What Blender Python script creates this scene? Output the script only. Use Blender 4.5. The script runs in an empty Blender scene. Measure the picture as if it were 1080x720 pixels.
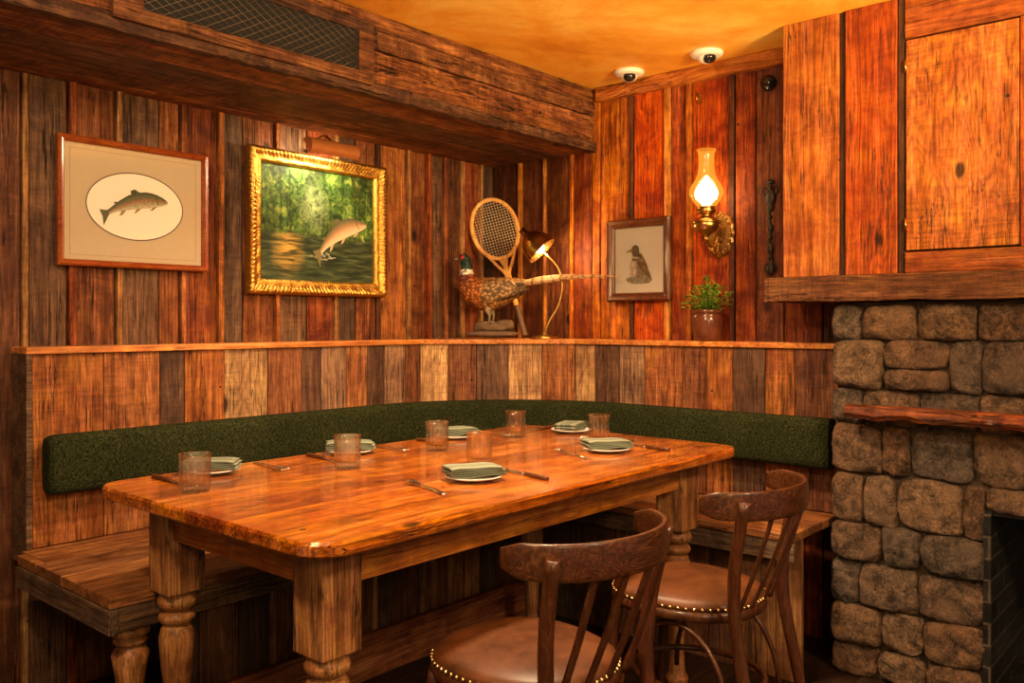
import bpy, bmesh, math, random
from mathutils import Vector, Matrix, noise
random.seed(11)
R = random.Random(5)
SC = bpy.context.scene
COL = SC.collection
V = Vector
pi = math.pi
ZF = -.12   # floor level

class MB:
    def __init__(s):
        s.bm = bmesh.new()
        s.ly = s.bm.loops.layers.float_color.new('tone')
    def f(s, vs, tone=(0, 0, .5, 1), mat=0, smooth=False):
        try:
            fc = s.bm.faces.new(vs)
        except ValueError:
            return None
        fc.material_index = mat
        fc.smooth = smooth
        for l in fc.loops:
            l[s.ly] = tone
        return fc
    def box(s, lo, hi, tone=(0, 0, .5, 1), mat=0, M=None):
        x0, y0, z0 = lo; x1, y1, z1 = hi
        c = [V((x, y, z)) for x in (x0, x1) for y in (y0, y1) for z in (z0, z1)]
        if M is not None:
            c = [M @ p for p in c]
        v = [s.bm.verts.new(p) for p in c]
        for q in ((0, 1, 3, 2), (4, 6, 7, 5), (0, 4, 5, 1), (2, 3, 7, 6), (0, 2, 6, 4), (1, 5, 7, 3)):
            s.f([v[i] for i in q], tone, mat)
    def loft(s, rings, closed=True, caps=True, tone=(0, 0, .5, 1), tones=None, mat=0, smooth=True, loop=False):
        vr = [[s.bm.verts.new(p) for p in r] for r in rings]
        n = len(vr[0])
        m = len(vr)
        for i in range(m if loop else m - 1):
            a, b = vr[i], vr[(i + 1) % m]
            t = tones[i] if tones else tone
            for j in range(n if closed else n - 1):
                k = (j + 1) % n
                s.f([a[j], a[k], b[k], b[j]], t, mat, smooth)
        if caps and not loop:
            s.f(list(reversed(vr[0])), tones[0] if tones else tone, mat, False)
            s.f(vr[-1], tones[-1] if tones else tone, mat, False)
    def lathe(s, prof, segs=24, M=None, c=(0, 0, 0), **k):
        rings = []
        for r, z in prof:
            ring = []
            for i in range(segs):
                a = 2 * pi * i / segs
                p = V((c[0] + r * math.cos(a), c[1] + r * math.sin(a), c[2] + z))
                ring.append(M @ p if M is not None else p)
            rings.append(ring)
        s.loft(rings, **k)
    def sweep(s, pts, rad, segs=10, up=V((0, 0, 1)), loop=False, shape=None, **k):
        pts = [V(p) for p in pts]
        n = len(pts)
        rings = []
        for i, p in enumerate(pts):
            if loop:
                t = pts[(i + 1) % n] - pts[i - 1]
            else:
                t = pts[min(i + 1, n - 1)] - pts[max(i - 1, 0)]
            t.normalize()
            u = V(up)
            if abs(t.dot(u)) > .98:
                u = V((1, 0, 0)) if abs(t.x) < .9 else V((0, 1, 0))
            sd = t.cross(u).normalized()
            uu = sd.cross(t).normalized()
            r = rad[i] if isinstance(rad, (list,)) else rad
            a, b = r if isinstance(r, tuple) else (r, r)
            if shape:
                rings.append([p + sd * (x * a) + uu * (y * b) for x, y in shape])
            else:
                rings.append([p + sd * (a * math.cos(2 * pi * j / segs)) + uu * (b * math.sin(2 * pi * j / segs)) for j in range(segs)])
        s.loft(rings, loop=loop, **k)
    def ball(s, c, r, segs=12, rings=8, M=None, e=1.0, disp=0, **k):
        rr = r if isinstance(r, tuple) else (r, r, r)
        def pw(v):
            return math.copysign(abs(v) ** e, v)
        out = []
        for i in range(rings + 1):
            th = -pi / 2 + pi * i / rings
            th = max(-pi / 2 + .02, min(pi / 2 - .02, th))
            ring = []
            for j in range(segs):
                a = 2 * pi * j / segs
                p = V((rr[0] * pw(math.cos(th)) * pw(math.cos(a)), rr[1] * pw(math.cos(th)) * pw(math.sin(a)), rr[2] * pw(math.sin(th))))
                if M is not None:
                    p = M @ p
                p = p + V(c)
                if disp:
                    p = p + noise.noise_vector(p * 9) * disp + noise.noise_vector(p * 28) * disp * .5 + noise.noise_vector(p * 60) * disp * .25
                ring.append(p)
            out.append(ring)
        s.loft(out, **k)
    def stone(s, c, half, rng, tone):
        N = 13
        sh = [rng.uniform(-.12, .12) for _ in range(4)]
        cc = [rng.uniform(.86, 1.0) for _ in range(4)]
        off = V((rng.uniform(0, 50), 0, 0))
        grid = {}
        def P(u, v, w):
            q = V((u, v, w))
            l4 = (abs(u) ** 8 + abs(v) ** 8 + abs(w) ** 8) ** (1 / 8)
            q = q / max(l4, 1e-6)
            ci = (0 if q.y < 0 else 1) + (0 if q.z < 0 else 2)
            k = 1 - (1 - cc[ci]) * abs(q.y * q.z) ** 1.5
            y = q.y * half[1] * (1 + sh[0] * q.z * .5) * k
            z = (q.z * half[2] * (1 + sh[1] * q.y * .5) + sh[2] * half[2] * q.y * .2) * k
            x = q.x * half[0] * (1 + sh[3] * q.y * 1.2) * (1 - .16 * (abs(q.y) ** 3 + abs(q.z) ** 3) * (1 if q.x < 0 else 0))
            p = V((x, y, z)) + V(c)
            o = p + off
            rd = abs(noise.noise(o * 14)) * .024 + abs(noise.noise(o * 38)) * .014
            d = noise.noise_vector(o * 12) * .008 + noise.noise_vector(o * 90) * .004
            d.x = d.x * 1.3 + rd - .007
            d.y *= .7; d.z *= .7
            return p + d
        def vert(key):
            if key not in grid:
                u, v, w = (2 * k / N - 1 for k in key)
                grid[key] = s.bm.verts.new(P(u, v, w))
            return grid[key]
        for i in range(N):
            for j in range(N):
                faces = [[(0, i, j), (0, i + 1, j), (0, i + 1, j + 1), (0, i, j + 1)],
                         [(i, 0, j), (i + 1, 0, j), (i + 1, 0, j + 1), (i, 0, j + 1)],
                         [(i, N, j), (i + 1, N, j), (i + 1, N, j + 1), (i, N, j + 1)],
                         [(i, j, 0), (i + 1, j, 0), (i + 1, j + 1, 0), (i, j + 1, 0)],
                         [(i, j, N), (i + 1, j, N), (i + 1, j + 1, N), (i, j + 1, N)]]
                for fc in faces:
                    s.f([vert(k) for k in fc], tone, 0, True)

def rrect(n=5, e=.35):
    out = []
    m = n * 4
    for i in range(m):
        a = 2 * pi * (i + .5) / m
        out.append((math.copysign(abs(math.cos(a)) ** e, math.cos(a)), math.copysign(abs(math.sin(a)) ** e, math.sin(a))))
    return out

def mk(name, mb, mats, parent=None, loc=(0, 0, 0), rz=0, bevel=0, label=None, category=None, kind=None, group=None, seg=2, M=None):
    me = bpy.data.meshes.new(name)
    bmesh.ops.recalc_face_normals(mb.bm, faces=mb.bm.faces[:])
    mb.bm.to_mesh(me); mb.bm.free()
    for m in (mats if isinstance(mats, (list, tuple)) else [mats]):
        me.materials.append(m)
    o = bpy.data.objects.new(name, me)
    COL.objects.link(o)
    if parent is not None:
        o.parent = parent
    o.location = loc
    o.rotation_euler = (0, 0, rz)
    if M is not None:
        o.matrix_local = M
    if bevel:
        b = o.modifiers.new('bevel', 'BEVEL')
        b.width = bevel; b.segments = seg; b.limit_method = 'ANGLE'; b.angle_limit = .6
    for k, v in (('label', label), ('category', category), ('kind', kind), ('group', group)):
        if v:
            o[k] = v
    return o

def empty(name, loc, rz=0, label=None, category=None, group=None, M=None):
    o = bpy.data.objects.new(name, None)
    COL.objects.link(o)
    o.empty_display_size = .05
    o.location = loc
    o.rotation_euler = (0, 0, rz)
    if M is not None:
        o.matrix_local = M
    for k, v in (('label', label), ('category', category), ('group', group)):
        if v:
            o[k] = v
    return o

def dup(root, loc, rz=None, label=None):
    n = root.copy()
    COL.objects.link(n)
    n.location = loc
    if rz is not None:
        n.rotation_euler = (0, 0, rz)
    if label:
        n['label'] = label
    def rec(src, dst):
        for c in list(src.children):
            cc = c.copy()
            COL.objects.link(cc)
            cc.parent = dst
            rec(c, cc)
    rec(root, n)
    return n

# ------------------------------------------------------------------ materials
class NT:
    def __init__(s, name):
        s.m = bpy.data.materials.new(name)
        s.m.use_nodes = True
        s.t = s.m.node_tree
        s.n = s.t.nodes
        s.p = s.n['Principled BSDF']
    def new(s, typ, **k):
        x = s.n.new(typ)
        for a, b in k.items():
            setattr(x, a, b)
        return x
    def link(s, a, b):
        s.t.links.new(a, b)
    def set(s, sock, v):
        if isinstance(v, bpy.types.NodeSocket):
            s.link(v, sock)
        else:
            sock.default_value = v
    def math(s, op, a, b=0.0):
        x = s.new('ShaderNodeMath', operation=op)
        s.set(x.inputs[0], a); s.set(x.inputs[1], b)
        return x.outputs[0]
    def mr(s, v, a, b, c, d):
        x = s.new('ShaderNodeMapRange')
        s.set(x.inputs[0], v)
        for i, q in enumerate((a, b, c, d)):
            x.inputs[i + 1].default_value = q
        return x.outputs[0]
    def coords(s):
        return s.new('ShaderNodeTexCoord').outputs['Object']
    def vscale(s, v, sc):
        x = s.new('ShaderNodeMapping')
        s.link(v, x.inputs[0])
        x.inputs['Scale'].default_value = sc
        return x.outputs[0]
    def noise(s, v, scale=1, detail=5, rough=.6, dist=0):
        x = s.new('ShaderNodeTexNoise')
        s.link(v, x.inputs['Vector'])
        x.inputs['Scale'].default_value = scale
        x.inputs['Detail'].default_value = detail
        x.inputs['Roughness'].default_value = rough
        x.inputs['Distortion'].default_value = dist
        return x.outputs['Fac']
    def voro(s, v, scale):
        x = s.new('ShaderNodeTexVoronoi')
        s.link(v, x.inputs['Vector'])
        x.inputs['Scale'].default_value = scale
        return x.outputs['Distance']
    def ramp(s, v, stops, interp='LINEAR'):
        x = s.new('ShaderNodeValToRGB')
        s.link(v, x.inputs[0])
        cr = x.color_ramp
        cr.interpolation = interp
        while len(cr.elements) < len(stops):
            cr.elements.new(.5)
        for e, (p, c) in zip(cr.elements, stops):
            e.position = p
            e.color = (c[0], c[1], c[2], 1)
        return x.outputs[0]
    def mix(s, f, a, b, bt='MIX'):
        x = s.new('ShaderNodeMix', data_type='RGBA', blend_type=bt)
        s.set(x.inputs[0], f)
        s.set(x.inputs[6], a if isinstance(a, bpy.types.NodeSocket) else (*a[:3], 1))
        s.set(x.inputs[7], b if isinstance(b, bpy.types.NodeSocket) else (*b[:3], 1))
        return x.outputs[2]
    def scale(s, col, v):
        x = s.new('ShaderNodeVectorMath', operation='SCALE')
        s.link(col, x.inputs[0]); s.set(x.inputs['Scale'], v)
        return x.outputs[0]
    def bump(s, h, st, dist=.01):
        x = s.new('ShaderNodeBump')
        s.link(h, x.inputs['Height'])
        x.inputs['Strength'].default_value = st
        x.inputs['Distance'].default_value = dist
        s.link(x.outputs[0], s.p.inputs['Normal'])
    def attr(s):
        a = s.new('ShaderNodeAttribute', attribute_name='tone')
        return a.outputs['Color']
    def done(s, col=None, rough=.5, metal=0, spec=.5, coat=0):
        if col is not None:
            s.set(s.p.inputs['Base Color'], col if isinstance(col, bpy.types.NodeSocket) else (*col[:3], 1))
        s.set(s.p.inputs['Roughness'], rough)
        s.p.inputs['Metallic'].default_value = metal
        s.p.inputs['Specular IOR Level'].default_value = spec
        s.p.inputs['Coat Weight'].default_value = coat
        s.p.inputs['Coat Roughness'].default_value = .10
        return s.m

def wood(name, pal, axis=2, across=22., along=1.2, dark=.5, fine=.6, stain=.6, rough=.6, bump=.35, knots=0, saw=0, spec=.25, coat=0, interp='LINEAR', ring=.76, nails=0, rings=26., crack=.25, halo=.09):
    t = NT(name)
    dark = min(.9, dark + .05); stain = min(.9, stain + .09); fine = max(.4, fine - .04)
    tc = t.coords()
    at = t.new('ShaderNodeSeparateColor')
    t.link(t.attr(), at.inputs[0])
    off = t.new('ShaderNodeCombineXYZ')
    t.link(t.math('MULTIPLY', at.outputs[1], 13.1), off.inputs[0])
    t.link(t.math('MULTIPLY', at.outputs[1], 7.7), off.inputs[1])
    t.link(t.math('MULTIPLY', at.outputs[1], 9.3), off.inputs[2])
    ad = t.new('ShaderNodeVectorMath', operation='ADD')
    t.link(tc, ad.inputs[0]); t.link(off.outputs[0], ad.inputs[1])
    v = ad.outputs[0]
    def sc(a, b):
        s = [a, a, a]; s[axis] = b
        return tuple(s)
    n1 = t.noise(t.vscale(v, sc(across * 1.3, along)), 1, 9, .78, .3)
    n2 = t.noise(t.vscale(v, sc(across * 8, along * 6)), 1, 4, .75, .1)
    n3 = t.noise(v, 7.5, 9, .74, .5)
    val = t.math('MULTIPLY', t.mr(n1, .36, .64, dark, 1.25), t.mr(n2, .38, .62, fine, 1.3))
    val = t.math('MULTIPLY', val, t.mr(n3, .38, .62, stain, 1.17))
    val = t.math('MULTIPLY', val, t.math('MULTIPLY', at.outputs[2], 2.0))
    low = t.noise(t.vscale(v, sc(across * .20, along * .4)), 1, 3, .5, .25)
    if knots:
        d = t.voro(t.vscale(v, sc(1, .5)), knots)
        low = t.math('ADD', low, t.mr(d, .0, .22, halo, 0))
    rg = t.math('ABSOLUTE', t.math('SUBTRACT', t.math('FRACT', t.math('MULTIPLY', low, rings)), .5))
    rgv = t.mr(rg, .05, .40, ring, 1.08)
    val = t.math('MULTIPLY', val, rgv)
    h = t.math('ADD', n1, t.math('MULTIPLY', n2, .6))
    if crack:
        n5 = t.noise(t.vscale(v, sc(across * .9, along * .6)), 1, 5, .6, .2)
        ck = t.math('ABSOLUTE', t.math('SUBTRACT', n5, .5))
        lm = t.noise(v, 3.1, 3)
        cm = t.mr(lm, .46, .52, 0, 1)
        ckv = t.math('MULTIPLY', t.mr(ck, .003, .011, 1, 0), cm)
        val = t.math('MULTIPLY', val, t.math('SUBTRACT', 1.0, t.math('MULTIPLY', ckv, 1 - crack)))
        h = t.math('SUBTRACT', h, ckv)
    if saw:
        n4 = t.noise(t.vscale(v, sc(6, 95)), 1, 3, .6, .6)
        msk = t.mr(t.noise(v, 2.2, 2), .42, .6, .15, 1)
        dv = t.math('MULTIPLY', t.math('SUBTRACT', n4, .5), t.math('MULTIPLY', msk, saw * 4.5))
        val = t.math('MULTIPLY', val, t.math('ADD', 1.0, dv))
    if knots:
        val = t.math('MULTIPLY', val, t.mr(d, .042, .078, .10, 1.0))
    if nails:
        d2 = t.voro(v, nails)
        val = t.math('MULTIPLY', val, t.mr(d2, .036, .050, .08, 1.0))
    if len(pal) > 1:
        m = len(pal)
        col = t.ramp(at.outputs[0], [(i / m if interp == 'CONSTANT' else i / (m - 1), c) for i, c in enumerate(pal)], interp)
    else:
        col = t.ramp(at.outputs[0], [(0, pal[0]), (1, pal[0])])
    hs = t.new('ShaderNodeHueSaturation')
    t.link(col, hs.inputs['Color'])
    t.link(t.mr(n3, .35, .65, .488, .510), hs.inputs['Hue'])
    t.link(t.mr(n1, .3, .7, 1.12, .95), hs.inputs['Saturation'])
    col = t.scale(hs.outputs[0], val)
    h = t.math('ADD', h, t.math('MULTIPLY', rgv, .3))
    if saw:
        h = t.math('ADD', h, t.math('MULTIPLY', dv, .8))
    t.bump(h, bump, .005)
    return t.done(col, t.mr(n1, .3, .7, rough + .12, rough - .08), 0, spec, coat)

def plain(name, col, rough=.5, metal=0, spec=.5, nscale=0, namt=.2, bump=0, coat=0):
    t = NT(name)
    if nscale:
        n = t.noise(t.coords(), nscale, 5, .6)
        c = t.mix(n, tuple(x * (1 - namt) for x in col), tuple(min(1, x * (1 + namt)) for x in col))
        if bump:
            t.bump(n, bump, .004)
        return t.done(c, rough, metal, spec, coat)
    return t.done(col, rough, metal, spec, coat)

C_ = 'CONSTANT'
M_wallL = wood('reclaimed_barn_wood', [(.13, .046, .021), (.25, .080, .028), (.13, .070, .042), (.40, .138, .042), (.21, .102, .054), (.30, .072, .023), (.56, .27, .10)], 2, 24, 1.1, .36, .55, .42, .62, .8, knots=3.4, saw=.20, interp=C_, nails=7, crack=.12)
PL = {'dk': 0.02, 'red': .16, 'grey': .3, 'or': .45, 'tan': .6, 'rust': .73, 'pale': .95}
M_wallR = wood('orange_barn_wood', [(.54, .155, .026), (.52, .085, .012), (.29, .060, .016), (.14, .042, .016), (.66, .25, .056)], 2, 22, 1.1, .38, .6, .40, .50, .6, knots=3.6, interp=C_, nails=7, crack=.15, saw=.10)
M_back = wood('bench_back_wood', [(.33, .122, .044), (.20, .072, .031), (.48, .265, .125), (.105, .050, .029), (.37, .125, .036), (.25, .135, .080)], 2, 24, 1.3, .46, .6, .50, .6, .7, knots=3.2, saw=.26, interp=C_, nails=8, crack=.15)
M_cab = wood('cabinet_wood', [(.38, .120, .028), (.34, .068, .012), (.28, .08, .018), (.06, .024, .010), (.32, .12, .040)], 2, 22, 1.1, .46, .65, .50, .5, .5, knots=3.6, saw=.14, interp=C_, nails=6, crack=.15)
M_soff = wood('rough_sawn_beam_wood', [(.20, .075, .028), (.13, .056, .028), (.27, .096, .033), (.11, .050, .029)], 0, 24, 1.3, .32, .5, .36, .68, 1.0, saw=.42, interp=C_, knots=2.8, nails=6, crack=.08)
M_mant = wood('mantel_wood', [(.15, .058, .023)], 1, 22, 1.4, .42, .6, .5, .65, .8, saw=.45)
M_redshelf = wood('red_shelf_wood', [(.27, .068, .017)], 1, 18, 1.6, .25, .6, .35, .4, .9, coat=.15, knots=5, ring=.55)
M_ledge = wood('ledge_wood', [(.54, .21, .062)], 0, 20, 1., .55, .8, .7, .4, .25)
M_trim = wood('trim_wood', [(.46, .15, .034)], 1, 20, 1., .45, .75, .6, .55, .3, knots=3)
M_table = wood('table_pine', [(.50, .138, .022), (.61, .188, .034), (.37, .090, .016), (.55, .160, .027)], 0, 22, .9, .36, .6, .46, .17, .14, knots=4.0, spec=.5, coat=.8, interp=C_, ring=.66, nails=5, crack=.10)
M_apron = wood('table_apron_pine', [(.47, .155, .036)], 0, 20, 1., .46, .7, .6, .28, .25, spec=.4, coat=.3, knots=3)
M_leg = wood('table_leg_pine', [(.44, .185, .066)], 2, 24, 1.3, .36, .6, .45, .40, .5, spec=.4, coat=.1, knots=3, saw=.12, crack=.15)
M_seatw = wood('bench_seat_wood', [(.32, .128, .046), (.23, .095, .038), (.39, .165, .060)], 0, 22, 1., .38, .6, .45, .38, .5, interp=C_, knots=3, saw=.14)
M_seatw2 = wood('bench_seat_wood_side', [(.32, .128, .046), (.23, .095, .038), (.39, .165, .060)], 1, 22, 1., .38, .6, .45, .38, .5, interp=C_)
M_grey = wood('weathered_board_wood', [(.16, .100, .060)], 1, 20, 1., .40, .6, .45, .6, .8, saw=.28)
M_greyx = wood('weathered_board_wood_long', [(.18, .098, .052)], 0, 20, 1., .40, .6, .45, .6, .8, saw=.28)
M_base = wood('bench_base_wood', [(.13, .056, .028), (.19, .078, .034), (.09, .048, .028), (.30, .135, .055)], 2, 20, 1., .42, .65, .5, .65, .5, interp=C_)
M_floor = wood('dark_floor_wood', [(.024, .012, .007), (.030, .015, .009), (.019, .010, .006)], 0, 12, .9, .5, .8, .7, .45, .2, interp=C_)
M_chair = wood('dark_walnut', [(.080, .026, .010)], 2, 46, 4, .5, .7, .75, .32, .15, spec=.35, coat=.25, ring=.85, crack=0)
M_chairb = wood('dark_walnut_band', [(.105, .035, .012)], 0, 60, 4, .36, .55, .65, .32, .15, spec=.35, coat=.25, ring=.55, crack=0)

def tweed():
    t = NT('green_tweed_fabric')
    v = t.coords()
    w1 = t.noise(t.vscale(v, (90, 90, 560)), 1, 1, .5)
    w2 = t.noise(t.vscale(v, (300, 300, 120)), 1, 1, .5)
    n2 = t.noise(v, 5, 3, .5)
    c = t.ramp(t.math('MULTIPLY', t.math('ADD', w1, w2), .5), [(.38, (.004, .006, .0022)), (.5, (.014, .018, .006)), (.62, (.044, .048, .017))])
    c = t.scale(c, t.mr(n2, .3, .7, .8, 1.15))
    t.bump(t.math('ADD', w1, w2), .4, .0015)
    return t.done(c, .92, 0, .08)
M_green = tweed()

def napkin_mat():
    t = NT('sage_striped_linen')
    v = t.coords()
    x = t.new('ShaderNodeSeparateXYZ'); t.link(v, x.inputs[0])
    y = t.math('ABSOLUTE', x.outputs[1])
    s1 = t.mr(t.math('ABSOLUTE', t.math('SUBTRACT', y, .028)), .0020, .0030, 1, 0)
    s2 = t.mr(t.math('ABSOLUTE', t.math('SUBTRACT', y, .037)), .0010, .0018, 1, 0)
    s3 = t.mr(t.math('ABSOLUTE', t.math('SUBTRACT', x.outputs[1], .008)), .0010, .0016, .7, 0)
    st = t.math('MAXIMUM', t.math('MAXIMUM', s1, s2), s3)
    n = t.noise(v, 500, 2)
    c = t.mix(st, (.120, .140, .098), (.30, .29, .215))
    c = t.scale(c, t.mr(n, .3, .7, .75, 1.2))
    t.bump(n, .3, .002)
    return t.done(c, .9, 0, .15)
M_nap = napkin_mat()

def leather():
    t = NT('brown_leather')
    v = t.coords()
    n = t.noise(v, 7, 4, .6)
    t.bump(t.voro(v, 260), .10, .0015)
    return t.done(t.mix(t.mr(n, .35, .65, 0, 1), (.032, .0105, .0028), (.105, .034, .009)), t.mr(n, .3, .7, .36, .48), 0, .28)
M_leather = leather()
M_brass = plain('aged_brass', (.44, .25, .075), .30, 1, nscale=30, namt=.45)
M_brass2 = plain('polished_brass', (.60, .36, .11), .22, 1, nscale=12, namt=.3)
M_stud = plain('brass_stud', (.80, .58, .28), .22, 1)
M_gold = plain('gilded_gold', (.60, .34, .07), .38, 1, nscale=80, namt=.65, bump=.8)
M_copper = plain('copper_brown_enamel', (.42, .14, .04), .35, .25, nscale=20, coat=.3)
M_iron = plain('black_iron', (.03, .026, .022), .45, .6, nscale=40)
M_steel = plain('polished_steel', (.70, .66, .60), .18, 1)
M_white = plain('white_porcelain', (.74, .73, .69), .12, 0, .5)
M_plastic = plain('white_plastic', (.78, .76, .70), .35)
M_black = plain('black_plastic', (.012, .012, .014), .12)
M_darkbox = plain('dark_void', (.004, .0035, .003), .9)
M_pot = plain('brown_glazed_ceramic', (.12, .034, .016), .20, 0, .5, 18, .5, .1, .4)
M_soil = plain('soil', (.03, .018, .01), .95)
M_framered = wood('cherry_frame_wood', [(.24, .060, .018)], 0, 30, 3, .7, .85, .85, .25, .1, coat=.4, ring=.9, crack=0)
M_framedark = wood('dark_frame_wood', [(.085, .028, .012)], 2, 30, 3, .6, .85, .85, .3, .15, coat=.3, ring=.9, crack=0)
M_mat = plain('mat_board', (.46, .37, .25), .9, 0, .1, 40, .05)
M_mat2 = plain('mat_board_light', (.78, .70, .56), .9, 0, .1, 40, .05)
M_paper = plain('print_paper', (.76, .71, .60), .9, 0, .1)
M_ink = plain('brown_ink', (.06, .03, .02), .8)
M_racket = wood('racket_ash_wood', [(.74, .40, .13)], 2, 40, 5, .7, .85, .85, .3, .1, coat=.4, ring=.9, crack=0)
M_grip = plain('worn_leather_grip', (.09, .045, .025), .6, nscale=60, namt=.4)
M_string = plain('gut_string', (.85, .68, .42), .5)
M_log = plain('driftwood', (.12, .070, .036), .8, nscale=25, namt=.5, bump=.6)

def leaf_mat():
    t = NT('green_leaf')
    n = t.noise(t.coords(), 40, 3)
    return t.done(t.mix(n, (.07, .16, .012), (.26, .40, .05)), .45, 0, .3)
M_leaf = leaf_mat()

def ceil_mat():
    t = NT('ochre_plaster')
    v = t.coords()
    n = t.noise(v, 1.5, 7, .65, .6)
    n2 = t.noise(v, 7, 6, .7, .3)
    t.bump(t.noise(v, 14, 5), .2, .01)
    m = t.math('ADD', t.math('MULTIPLY', n, .75), t.math('MULTIPLY', n2, .25))
    return t.done(t.ramp(m, [(.36, (.70, .26, .022)), (.5, (.92, .45, .056)), (.62, (1.0, .66, .15))]), .5, 0, .3)
M_ceil = ceil_mat()

def stone_mat():
    t = NT('brown_fieldstone')
    tc = t.coords()
    at = t.new('ShaderNodeSeparateColor'); t.link(t.attr(), at.inputs[0])
    n = t.noise(tc, 20, 10, .78, .5)
    n2 = t.noise(tc, 100, 6, .8)
    n3 = t.noise(tc, 7, 6, .65)
    base = t.ramp(at.outputs[0], [(0, (.155, .082, .040)), (.35, (.20, .120, .065)), (.65, (.120, .085, .058)), (1, (.175, .086, .038))])
    c = t.scale(base, t.math('MULTIPLY', t.mr(n, .38, .62, .25, 1.75), t.mr(n2, .38, .62, .42, 1.6)))
    c = t.mix(t.mr(n3, .5, .62, 0, .6), c, t.scale(base, 1.6))
    t.bump(t.math('ADD', n, t.math('MULTIPLY', n2, .6)), 1.0, .03)
    return t.done(c, .7, 0, .35)
M_stone = stone_mat()
M_mortar = plain('sandy_mortar', (.07, .048, .030), .95, 0, .1, 60, .5, .8)

def brick_mat():
    t = NT('sooty_firebrick')
    tc = t.coords()
    x = t.new('ShaderNodeSeparateXYZ'); t.link(tc, x.inputs[0])
    cb = t.new('ShaderNodeCombineXYZ')
    t.link(t.math('ADD', x.outputs[0], x.outputs[1]), cb.inputs[0]); t.link(x.outputs[2], cb.inputs[1])
    b = t.new('ShaderNodeTexBrick'); t.link(cb.outputs[0], b.inputs['Vector'])
    b.inputs['Scale'].default_value = 1
    b.inputs['Brick Width'].default_value = .2
    b.inputs['Row Height'].default_value = .075
    b.inputs['Mortar Size'].default_value = .004
    b.inputs['Color1'].default_value = (.008, .0075, .0072, 1)
    b.inputs['Color2'].default_value = (.024, .022, .020, 1)
    b.inputs['Mortar'].default_value = (.07, .055, .038, 1)
    n = t.noise(tc, 30, 5)
    t.bump(t.math('ADD', t.math('MULTIPLY', b.outputs['Fac'], -1), n), .6, .006)
    return t.done(t.scale(b.outputs['Color'], t.mr(n, .3, .7, .5, 1.5)), .28, 0, .6)
M_brick = brick_mat()

def glass_mat():
    t = NT('clear_glass')
    tr = t.new('ShaderNodeBsdfTransparent'); tr.inputs[0].default_value = (.96, .965, .955, 1)
    gs = t.new('ShaderNodeBsdfGlass'); gs.inputs['IOR'].default_value = 1.42; gs.inputs['Roughness'].default_value = 0.0; gs.inputs[0].default_value = (1, 1, 1, 1)
    m0 = t.new('ShaderNodeMixShader'); m0.inputs[0].default_value = .35
    t.link(tr.outputs[0], m0.inputs[1]); t.link(gs.outputs[0], m0.inputs[2])
    gl = t.new('ShaderNodeBsdfGlossy'); gl.inputs['Roughness'].default_value = .03
    lw = t.new('ShaderNodeLayerWeight'); lw.inputs['Blend'].default_value = .5
    fac = t.math('ADD', .025, t.math('MULTIPLY', t.math('POWER', lw.outputs['Facing'], 3.5), .55))
    mx = t.new('ShaderNodeMixShader')
    t.link(fac, mx.inputs[0]); t.link(m0.outputs[0], mx.inputs[1]); t.link(gl.outputs[0], mx.inputs[2])
    t.link(mx.outputs[0], t.n['Material Output'].inputs[0])
    return t.m
M_glass = glass_mat()
def pane_mat():
    t = NT('picture_glass')
    tr = t.new('ShaderNodeBsdfTransparent')
    gl = t.new('ShaderNodeBsdfGlossy'); gl.inputs['Roughness'].default_value = .02
    fr = t.new('ShaderNodeFresnel'); fr.inputs['IOR'].default_value = 1.4
    mx = t.new('ShaderNodeMixShader')
    t.link(fr.outputs[0], mx.inputs[0]); t.link(tr.outputs[0], mx.inputs[1]); t.link(gl.outputs[0], mx.inputs[2])
    t.link(mx.outputs[0], t.n['Material Output'].inputs[0])
    return t.m
M_pane = pane_mat()

def emis(name, col, st, tr=0):
    t = NT(name)
    e = t.new('ShaderNodeEmission'); e.inputs[0].default_value = (*col, 1); e.inputs[1].default_value = st
    out = e.outputs[0]
    if tr:
        b = t.new('ShaderNodeBsdfTransparent')
        g = t.new('ShaderNodeBsdfGlossy'); g.inputs['Roughness'].default_value = .08
        m = t.new('ShaderNodeMixShader'); m.inputs[0].default_value = .12
        t.link(b.outputs[0], m.inputs[1]); t.link(g.outputs[0], m.inputs[2])
        m2 = t.new('ShaderNodeMixShader'); m2.inputs[0].default_value = 1 - tr
        t.link(m.outputs[0], m2.inputs[1]); t.link(out, m2.inputs[2])
        out = m2.outputs[0]
    t.link(out, t.n['Material Output'].inputs[0])
    return t.m
M_flame = emis('lamp_flame_glow', (1, .66, .28), 36)
M_chim = emis('warm_glowing_glass', (1, .38, .03), 1.5, .64)
M_bulb = emis('warm_bulb_glow', (1, .72, .38), 14)

def attrcol(name, rough=.6, scales=0, lo=1.5, hi=.25):
    t = NT(name)
    c = t.attr()
    if scales:
        d = t.voro(t.vscale(t.coords(), (.7, 1, 1)), scales)
        n = t.noise(t.coords(), 26, 5, .7)
        c = t.scale(c, t.math('MULTIPLY', t.mr(d, .15, .6, lo, hi), t.mr(n, .35, .65, .6, 1.4)))
        t.bump(d, -.6, .005)
    else:
        c = t.scale(c, t.mr(t.noise(t.coords(), 60, 3), .3, .7, .65, 1.3))
    return t.done(c, rough, 0, .3)
M_feather = attrcol('pheasant_plumage', .6, 75, 1.3, .3)
M_feather2 = attrcol('plain_plumage', .6)

def fish_mat():
    t = NT('painted_trout')
    at = t.new('ShaderNodeSeparateColor'); t.link(t.attr(), at.inputs[0])
    c = t.ramp(at.outputs[0], [(0, (.50, .45, .33)), (.3, (.30, .25, .14)), (.5, (.28, .12, .065)), (.62, (.13, .13, .065)), (1, (.045, .055, .03))])
    c = t.scale(c, t.mr(t.voro(t.coords(), 130), .2, .34, .3, 1))
    return t.done(c, .7, 0, .2)
M_fish = fish_mat()

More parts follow.
